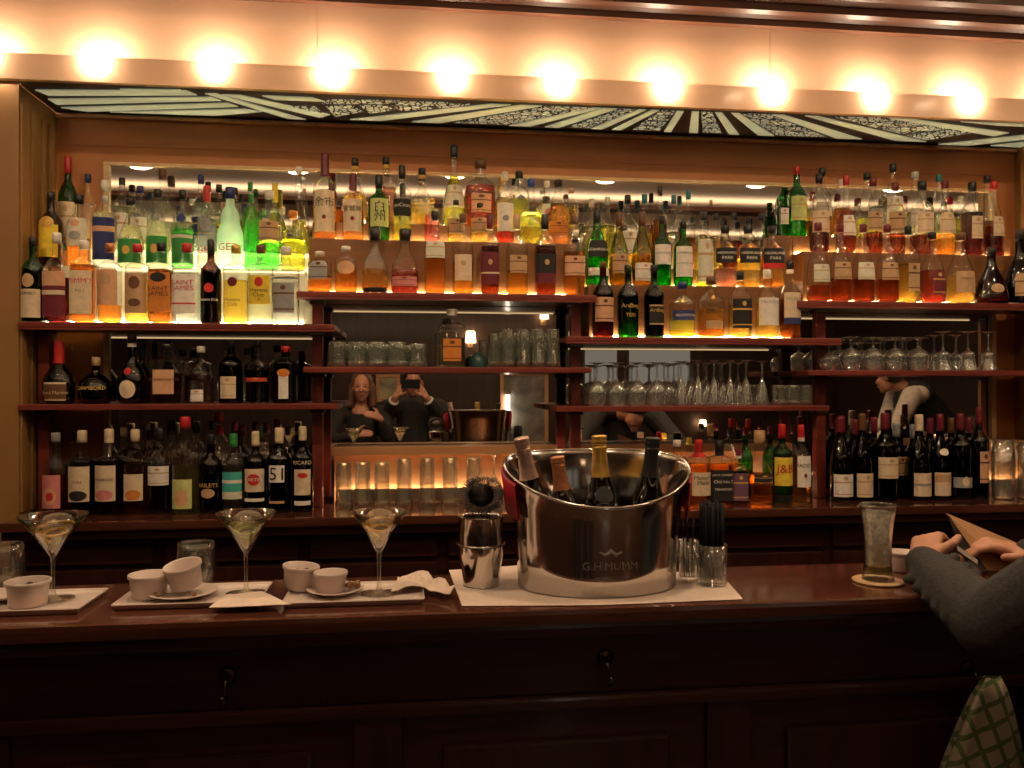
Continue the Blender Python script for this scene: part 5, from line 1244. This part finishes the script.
# shopping bag on the right hook
bag = empty('shopping_bag', (hk.x, 1.50, hk.z - .05), 0, 'off white shopping bag with green check lines hanging under the bar', 'bag')
m, nt, out = nodes_of('checked_bag_cloth')
tc = nt.nodes.new('ShaderNodeTexCoord'); mp = nt.nodes.new('ShaderNodeMapping'); mp.inputs['Rotation'].default_value = (0, .35, 0)
bs = nt.nodes.new('ShaderNodeTexBrick'); bs.offset = 0; bs.inputs['Scale'].default_value = 11; bs.inputs['Brick Width'].default_value = .42; bs.inputs['Row Height'].default_value = .42; bs.inputs['Mortar Size'].default_value = .055
bs.inputs['Color1'].default_value = (.34, .27, .19, 1); bs.inputs['Color2'].default_value = (.31, .25, .17, 1); bs.inputs['Mortar'].default_value = (.09, .12, .04, 1)
sp = nt.nodes.new('ShaderNodeSeparateXYZ'); cb_ = nt.nodes.new('ShaderNodeCombineXYZ'); pb = nt.nodes.new('ShaderNodeBsdfPrincipled'); pb.inputs['Roughness'].default_value = .7
nt.links.new(tc.outputs['Object'], mp.inputs[0]); nt.links.new(mp.outputs[0], sp.inputs[0]); nt.links.new(sp.outputs[0], cb_.inputs[0]); nt.links.new(sp.outputs[2], cb_.inputs[1])
nt.links.new(cb_.outputs[0], bs.inputs['Vector']); nt.links.new(bs.outputs[0], pb.inputs['Base Color']); nt.links.new(pb.outputs[0], out.inputs[0])
def sack(name, w0, w1, d1, z1, dx, mat, seed, parent):
    v = []; f = []; N = 40; K = 14; rnd = random.Random(seed); ph_ = [rnd.uniform(0, 6) for _ in range(4)]
    for j in range(K + 1):
        u = j / K; a = w0 + (w1 - w0) * (u ** .75); b = .010 + (d1 - .010) * (u ** .8)
        for i in range(N):
            t = 2 * PI * i / N; k = 1 + (.10 * math.sin(5 * t + ph_[0] + 2 * u) + .07 * math.sin(9 * t + ph_[1])) * (1 - .5 * u)
            k *= sect(t, 3)
            v.append((dx * u + a * k * math.cos(t), b * k * math.sin(t), -z1 * u + .006 * math.sin(3 * t + ph_[2])))
    for j in range(K):
        for i in range(N): a = j * N + i; c = j * N + (i + 1) % N; f.append((a, a + N, c + N, c))
    f.append(tuple(range(N))); f.append(tuple(range((K + 1) * N - 1, K * N - 1, -1)))
    return link(name, pydata(name, v, f), mat, parent)
o = sack('bag_body', .016, .140, .034, .42, -.050, m, 3, bag); o.location = (-.004, -.014, .054)
link('handle', tube('handle', [(-.012, -.012, .03), (-.008, .004, .034), (0, .010, .036), (.008, .004, .034), (.014, -.012, .03)], .004, 8), principled('bag_handle', (.25, .18, .11), .7), bag)
sc2 = empty('dark_green_scarf', (hk.x + .135, 1.512, hk.z - .03), 0, 'dark green cloth hanging beside the checked shopping bag', 'cloth')
o = sack('cloth', .03, .085, .030, .42, .05, principled('dark_green_cloth', (.012, .035, .025), .9, var=.2), 5, sc2)

# photographer, seen only in the mirror: standing behind the camera with a phone at eye level
pho = empty('person', (0, 0, 0), 0, 'person in a dark jacket taking the photo, seen in the mirror', 'person')
pc = Vector((0.02, -.30, 1.515)); sl, sr = Vector((-.19, -.33, 1.30)), Vector((.23, -.33, 1.30))
el_, er_ = Vector((-.25, -.30, 1.14)), Vector((.32, -.22, 1.16)); wl_, wr_ = Vector((-.115, -.065, 1.40)), Vector((.115, -.065, 1.40))
b = [('c', (.02, -.36, 1.30), .10, (.02, -.40, 1.0), .13), ('c', (.02, -.36, 1.0), .13, (.02, -.36, .86), .14), ('c', (-.15, -.33, 1.31), .06, (.19, -.33, 1.31), .06), ('c', (.02, -.33, 1.34), .058, pc - Vector((0, .02, .08)), .055)]
b += limb([(sl, .058), (el_, .042), (wl_, .028)]) + limb([(sr, .058), (er_, .042), (wr_, .028)]) + head_pieces(pc, (0, 1, 0))
b += hand(wl_, (.45, .05, .85), (-.6, .7, .2), .40, -1, L=.07) + hand(wr_, (-.45, .05, .85), (.6, .7, .2), .40, 1, L=.07)
for sx in (-1, 1): b += limb([((.02 + sx * .10, -.36, .86), .085), ((.02 + sx * .11, -.34, .47), .058), ((.02 + sx * .11, -.37, .10), .042), ((.02 + sx * .12, -.28, .05), .038)])
fuse('body', b, SKIN, pho, .008, 5)
jk = [('c', (.02, -.33, 1.30), .125, (.02, -.36, 1.0), .155), ('c', (.02, -.36, 1.0), .155, (.02, -.36, .84), .165), ('c', (-.15, -.33, 1.315), .078, (.19, -.33, 1.315), .078)]
jk += limb([(sl, .078), (el_, .060), (wl_ + (el_ - wl_) * .18, .045)]) + limb([(sr, .078), (er_, .060), (wr_ + (er_ - wr_) * .18, .045)])
fuse('jacket', jk, DARKC, pho, .011, 5)
tq = [('c', (.02, -.36, .88), .15, (.02, -.36, .84), .16)]
for sx in (-1, 1): tq += limb([((.02 + sx * .10, -.36, .84), .100), ((.02 + sx * .11, -.34, .47), .075), ((.02 + sx * .11, -.37, .10), .06)])
fuse('trousers', tq, TROU, pho, .012, 5)
for sx in (-1, 1): fuse('shoe', [('c', (.02 + sx * .11, -.38, .045), .042, (.02 + sx * .12, -.22, .038), .036)], SHOE, pho, .010, 3)
for sx in (-1, 1): link('shirt_cuff', tube('shirt_cuff', [(wl_ if sx < 0 else wr_) + ((el_ - wl_) if sx < 0 else (er_ - wr_)) * u for u in (.10, .20)], .040, 14), paper('white'), pho)
v = []; f = []; ellipsoid(v, f, pc + Vector((0, -.030, .045)), (.086, .100, .088)); link('hair', pydata('hair', v, f), HAIRD, pho)
face_bits(pho, pc, (0, 1, 0))
o = box('phone', -.072, .072, -.034, -.025, CZ - .036, CZ + .036, BLACKM, None, .004); tag(o, 'black phone held up in both hands, seen in the mirror', 'phone')
# woman beside the photographer, seen in the mirror
wom = empty('person', (0, 0, 0), 0, 'smiling person with shoulder length hair and dark cardigan, seen in the mirror', 'person')
wx = -.40; wc = Vector((wx + .02, -.12, 1.475)); sl, sr = Vector((wx - .165, -.20, 1.27)), Vector((wx + .185, -.20, 1.27))
el_, wl_ = Vector((wx - .22, -.10, 1.05)), Vector((wx - .02, .05, 1.12)); er_, wr_ = Vector((wx + .215, -.02, 1.10)), Vector((wx + .17, .055, 1.24))
b = [('c', (wx + .01, -.19, 1.27), .090, (wx + .01, -.21, 1.0), .115), ('c', (wx + .01, -.21, 1.0), .115, (wx + .01, -.21, .84), .135), ('c', (wx - .13, -.20, 1.28), .05, (wx + .15, -.20, 1.28), .05), ('c', (wx + .01, -.19, 1.31), .048, wc - Vector((0, .02, .08)), .045)]
b += limb([(sl, .048), (el_, .036), (wl_, .024)]) + limb([(sr, .048), (er_, .036), (wr_, .024)]) + head_pieces(wc, (.05, 1, -.05), s=.95)
b += hand(wl_, (.95, .2, .1), (0, .9, .4), .30, 1, L=.07) + hand(wr_, (-.6, .5, .3), (.3, .8, .4), .35, -1, L=.07)
for sx in (-1, 1): b += limb([((wx + .01 + sx * .09, -.21, .84), .085), ((wx + .01 + sx * .09, -.19, .46), .056), ((wx + .01 + sx * .09, -.22, .09), .038), ((wx + .01 + sx * .10, -.14, .045), .034)])
fuse('body', b, SKIN, wom, .008, 5)
jk = [('c', (wx + .01, -.20, 1.22), .112, (wx + .01, -.21, 1.0), .135), ('c', (wx + .01, -.21, 1.0), .135, (wx + .01, -.21, .76), .155)] + limb([(sl, .066), (el_, .052), (wl_ + (el_ - wl_) * .25, .038)]) + limb([(sr, .066), (er_, .052), (wr_ + (er_ - wr_) * .25, .038)])
jk.append(('c', (wx - .13, -.20, 1.275), .064, (wx + .15, -.20, 1.275), .064)); fuse('cardigan', jk, DARKC, wom, .011, 5)
tq = [('c', (wx + .01, -.21, .86), .14, (wx + .01, -.21, .82), .15)]
for sx in (-1, 1): tq += limb([((wx + .01 + sx * .09, -.21, .82), .095), ((wx + .01 + sx * .09, -.19, .46), .070), ((wx + .01 + sx * .09, -.22, .09), .054)])
fuse('trousers', tq, TROU, wom, .012, 5)
for sx in (-1, 1): fuse('shoe', [('c', (wx + .01 + sx * .09, -.23, .042), .038, (wx + .01 + sx * .10, -.09, .034), .032)], SHOE, wom, .010, 3)
hr = [('e', wc + Vector((0, -.035, .035)), (.088, .095, .092)), ('c', wc + Vector((-.075, -.02, .0)), .035, wc + Vector((-.085, -.02, -.13)), .040), ('c', wc + Vector((.075, -.02, .0)), .035, wc + Vector((.085, -.02, -.13)), .040), ('c', wc + Vector((0, -.08, 0)), .06, wc + Vector((0, -.09, -.12)), .06)]
fuse('hair', hr, HAIRB, wom, .009, 4); face_bits(wom, wc, (.05, 1, -.05), .95)
# waiter bending over a table, seen in the mirror at the right
VM = 2 * YM
wt = empty('person', (0, 0, 0), 0, 'waiter in black waistcoat and white shirt bending down, seen in the mirror', 'person')
q = atY(925, 395, VM - .55); X0 = q.x; Yw = .55
hip, neck = Vector((X0 + .22, Yw - .05, 1.02)), Vector((X0 - .12, Yw - .02, 1.44))
hd = neck + Vector((-.13, -.05, .12))
b = [('c', hip, .14, neck + (hip - neck) * .2, .12), ('c', neck + Vector((0, -.14, -.02)), .055, neck + Vector((0, .14, -.02)), .055), ('c', neck, .055, hd, .05)] + head_pieces(hd, (-.6, -.7, -.3), Vector((0, 0, 1)))
ea, wa = neck + Vector((-.20, .18, -.24)), neck + Vector((-.34, .14, -.36)); eb, wb = neck + Vector((-.08, -.20, -.26)), neck + Vector((-.34, -.14, -.36))
b += limb([(neck + Vector((-.07, .15, -.03)), .058), (ea, .042), (wa, .028)]) + limb([(neck + Vector((0, -.17, -.03)), .058), (eb, .042), (wb, .028)]) + hand(wa, (-1, 0, -.2), (0, .2, 1), .3, 1) + hand(wb, (-1, 0, -.2), (0, -.2, 1), .3, -1)
for s_ in (-1, 1): b += limb([(hip + Vector((.0, s_ * .10, -.06)), .09), (Vector((X0 + .20, Yw - .05 + s_ * .10, .50)), .06), (Vector((X0 + .26, Yw - .05 + s_ * .10, .10)), .042), (Vector((X0 + .16, Yw - .05 + s_ * .10, .05)), .038)])
fuse('body', b, SKIN, wt, .010, 5)
sh = [('c', hip, .150, neck + (hip - neck) * .2, .130), ('c', neck + Vector((0, -.14, -.02)), .07, neck + Vector((0, .14, -.02)), .07)] + limb([(neck + Vector((-.07, .15, -.03)), .078), (ea, .060), (wa, .040)]) + limb([(neck + Vector((0, -.17, -.03)), .075), (eb, .058), (wb, .040)])
fuse('shirt', sh, principled('white_shirt_cloth', (.6, .52, .45), .8), wt, .012, 5)
fuse('waistcoat', [('c', hip, .172, neck + (hip - neck) * .18, .165), ('c', neck + Vector((0.06, -.09, -.02)), .08, neck + Vector((0.06, .10, -.02)), .08)], DARKC, wt, .012, 5)
tq = [('c', hip + Vector((0, 0, .02)), .152, hip, .16)]
for s_ in (-1, 1): tq += limb([(hip + Vector((.0, s_ * .10, -.06)), .10), (Vector((X0 + .20, Yw - .05 + s_ * .10, .50)), .075), (Vector((X0 + .26, Yw - .05 + s_ * .10, .10)), .06)])
fuse('trousers', tq, TROU, wt, .012, 5)
for s_ in (-1, 1): fuse('shoe', [('c', (X0 + .27, Yw - .05 + s_ * .10, .045), .042, (X0 + .12, Yw - .05 + s_ * .10, .038), .036)], SHOE, wt, .010, 3)
v = []; f = []; ellipsoid(v, f, hd + Vector((.018, .030, .035)), (.090, .090, .094)); link('hair', pydata('hair', v, f), HAIRD, wt)
face_bits(wt, hd, (-.6, -.7, -.3))

# ------------------------------------------------------------------ the room behind the camera (seen in the mirror)
DOWNM = emit('downlight_lens', (1.0, .72, .42), DOWN * 12)
k = 0
for (x, y) in ((-1.5, 1.70), (-.45, 1.70), (.60, 1.70), (1.65, 1.70), (2.7, 1.70), (-.6, -1.6), (1.0, -1.6), (2.6, -1.6)):
    e = empty('ceiling_downlight', (x, y, RZ), 0, 'small round ceiling downlight in the room, %s' % ['above the far left end of the bar', 'above the martinis', 'above the bucket', 'above the beer glass', 'above the far right end of the bar', 'rear left', 'rear center', 'rear right'][k], 'downlight', 'ceiling downlights'); k += 1
    link('rim', lathe('rim', [(.045, 0), (.058, 0), (.058, -.008), (.045, -.006)], 24, close_bottom=False), BRASS, e)
    link('lens', lathe('lens', [(.001, -.003), (.045, -.003)], 24, close_bottom=False), DOWNM, e)
DOMEM = emit('opal_dome_glow', (1.0, .76, .50), 16.0)
for k, x in enumerate((-1.75, -.75, .30, 1.35, 2.45, 3.5)):
    e = empty('ceiling_dome_lamp', (x, .78, RZ), 0, 'opal dome lamp on the ceiling over the guests, %s from left' % ordinal(k), 'ceiling lamp', 'opal ceiling lamps')
    link('brass_rim', lathe('brass_rim', [(.085, 0), (.095, 0), (.095, -.015), (.085, -.015)], 28, close_bottom=False), BRASS, e)
    link('opal_dome', lathe('opal_dome', spline([(.085, -.010), (.078, -.035), (.055, -.060), (.025, -.072), (.001, -.075)], 2), 28, close_bottom=False), DOMEM, e)
BEAM = wood('ceiling_beam_walnut', (.10, .04, .02), (.16, .065, .03), .5, .1)
COVEM = emit('cove_light_strip', (1.0, .78, .55), 3.0)
for i, y in enumerate((1.30, .0, -1.40)):
    o = box('beam_%d' % (i + 1), RX0, RX1, y - .08, y + .08, RZ - .105, RZ - .085, BEAM, bev=.006, kind='structure')
    for x in (-2.4, -.8, .8, 2.4, 4.0): box('hanger', x - .01, x + .01, y - .01, y + .01, RZ - .085, RZ - .0005, BRASS, o, 0)
    box('cove_light', RX0 + .05, RX1 - .05, y - .05, y + .05, RZ - .0845, RZ - .078, COVEM, o, 0)
    for q in (-1, 1): box('cove_lip', RX0, RX1, y + q * .072 - .008, y + q * .072 + .008, RZ - .0845, RZ - .070, BEAM, o, .002)
def rear(px, py): return atY(px, py, VM - RY0 - .0)      # a mirror direction carried on to the rear wall
def rear_frame(px0, py0, px1, py1, label, paneltint, name='framed_picture', cat='picture'):
    a = rear(px0, py0); b_ = rear(px1, py1); y = RY0 + .001
    e = empty(name, ((a.x + b_.x) / 2, y, (a.z + b_.z) / 2), 0, label, cat)
    hx, hz = abs(b_.x - a.x) / 2, abs(a.z - b_.z) / 2
    for (x0, x1, z0, z1) in ((-hx, hx, hz - .04, hz), (-hx, hx, -hz, -hz + .04), (-hx, -hx + .04, -hz + .04, hz - .04), (hx - .04, hx, -hz + .04, hz - .04)): box('frame_bar', x0, x1, 0, .03, z0, z1, TANW, e, .004)
    box('panel', -hx + .04, hx - .04, 0, .012, -hz + .04, hz - .04, principled('panel_%s' % name + str(px0), paneltint, .3, var=.4, scale=6), e, 0)
rear_frame(500, 372, 548, 452, 'grey framed panel on the rear wall, right of the photographer in the mirror', (.16, .15, .13))

def glow_partition(px0, py0, px1, py1, label):
    a = rear(px0, py0); b_ = rear(px1, py1); hx, hz = abs(b_.x - a.x) / 2, abs(a.z - b_.z) / 2
    e = empty('pale_glow_partition', ((a.x + b_.x) / 2, RY0 + .001, (a.z + b_.z) / 2), 0, label, 'partition', 'pale partitions with added glow on the rear wall')
    for (x0, x1, z0, z1) in ((-hx, hx, hz - .03, hz), (-hx, hx, -hz, -hz + .03), (-hx, -hx + .03, -hz + .03, hz - .03), (hx - .03, hx, -hz + .03, hz - .03)): box('frame_bar', x0, x1, 0, .03, z0, z1, DARKW, e, .003)
    box('pane', -hx + .03, hx - .03, 0, .012, -hz + .03, hz - .03, emit('pane_added_glow', (1.0, .88, .70), .10), e, 0)  # weak glow added to the pale panel so the stem glasses show up
glow_partition(582, 346, 619, 402, 'pale partition with added glow behind the left stem glasses, seen in the mirror')
glow_partition(626, 346, 692, 402, 'wider pale partition with added glow behind the middle stem glasses, seen in the mirror')
rear_frame(376, 374, 400, 402, 'small pale picture on the rear wall left of the photographer', (.30, .28, .18))
LAMPM = emit('wall_lamp_shade_glow', (1.0, .62, .34), 9.0); TUBEM = emit('wall_tube_glow', (1.0, .9, .72), 10.0)
def sconce(px, py, label, r=.06, h=.13):
    p = rear(px, py); e = empty('wall_lamp', (p.x, RY0 + .001, p.z), 0, label, 'wall lamp', 'lamps on the rear wall')
    box('wall_plate', -.03, .03, 0, .015, -.09, .03, BRASS, e, .004)
    link('arm', tube('arm', [(0, .012, -.05), (0, .08, -.06), (0, .10, -.02)], .008, 8), BRASS, e)
    o = link('shade', lathe('shade', [(r, -h / 2), (r * .8, h / 2)], 20, close_bottom=False), LAMPM, e); o.location = (0, .10, .03)
sconce(470, 340, 'glowing shaded lamp on the rear wall above the photographer'); sconce(543, 318, 'small glowing lamp high on the rear wall', .05, .09); sconce(700, 425, 'glowing shaded lamp low on the rear wall', .04, .07)
p = rear(507, 410); e = empty('wall_tube_lamp', (p.x, RY0 + .02, p.z), 0, 'upright white tube lamp on the rear wall beside the grey panel', 'wall lamp')
o = link('lit_tube', tube('lit_tube', [(0, .03, -.20), (0, .03, .20)], .022, 12), TUBEM, e)
for z in (-.2, .2): box('end_cap', -.03, .03, -.018, .06, z - .02, z + .02, BRASS, e, .004)
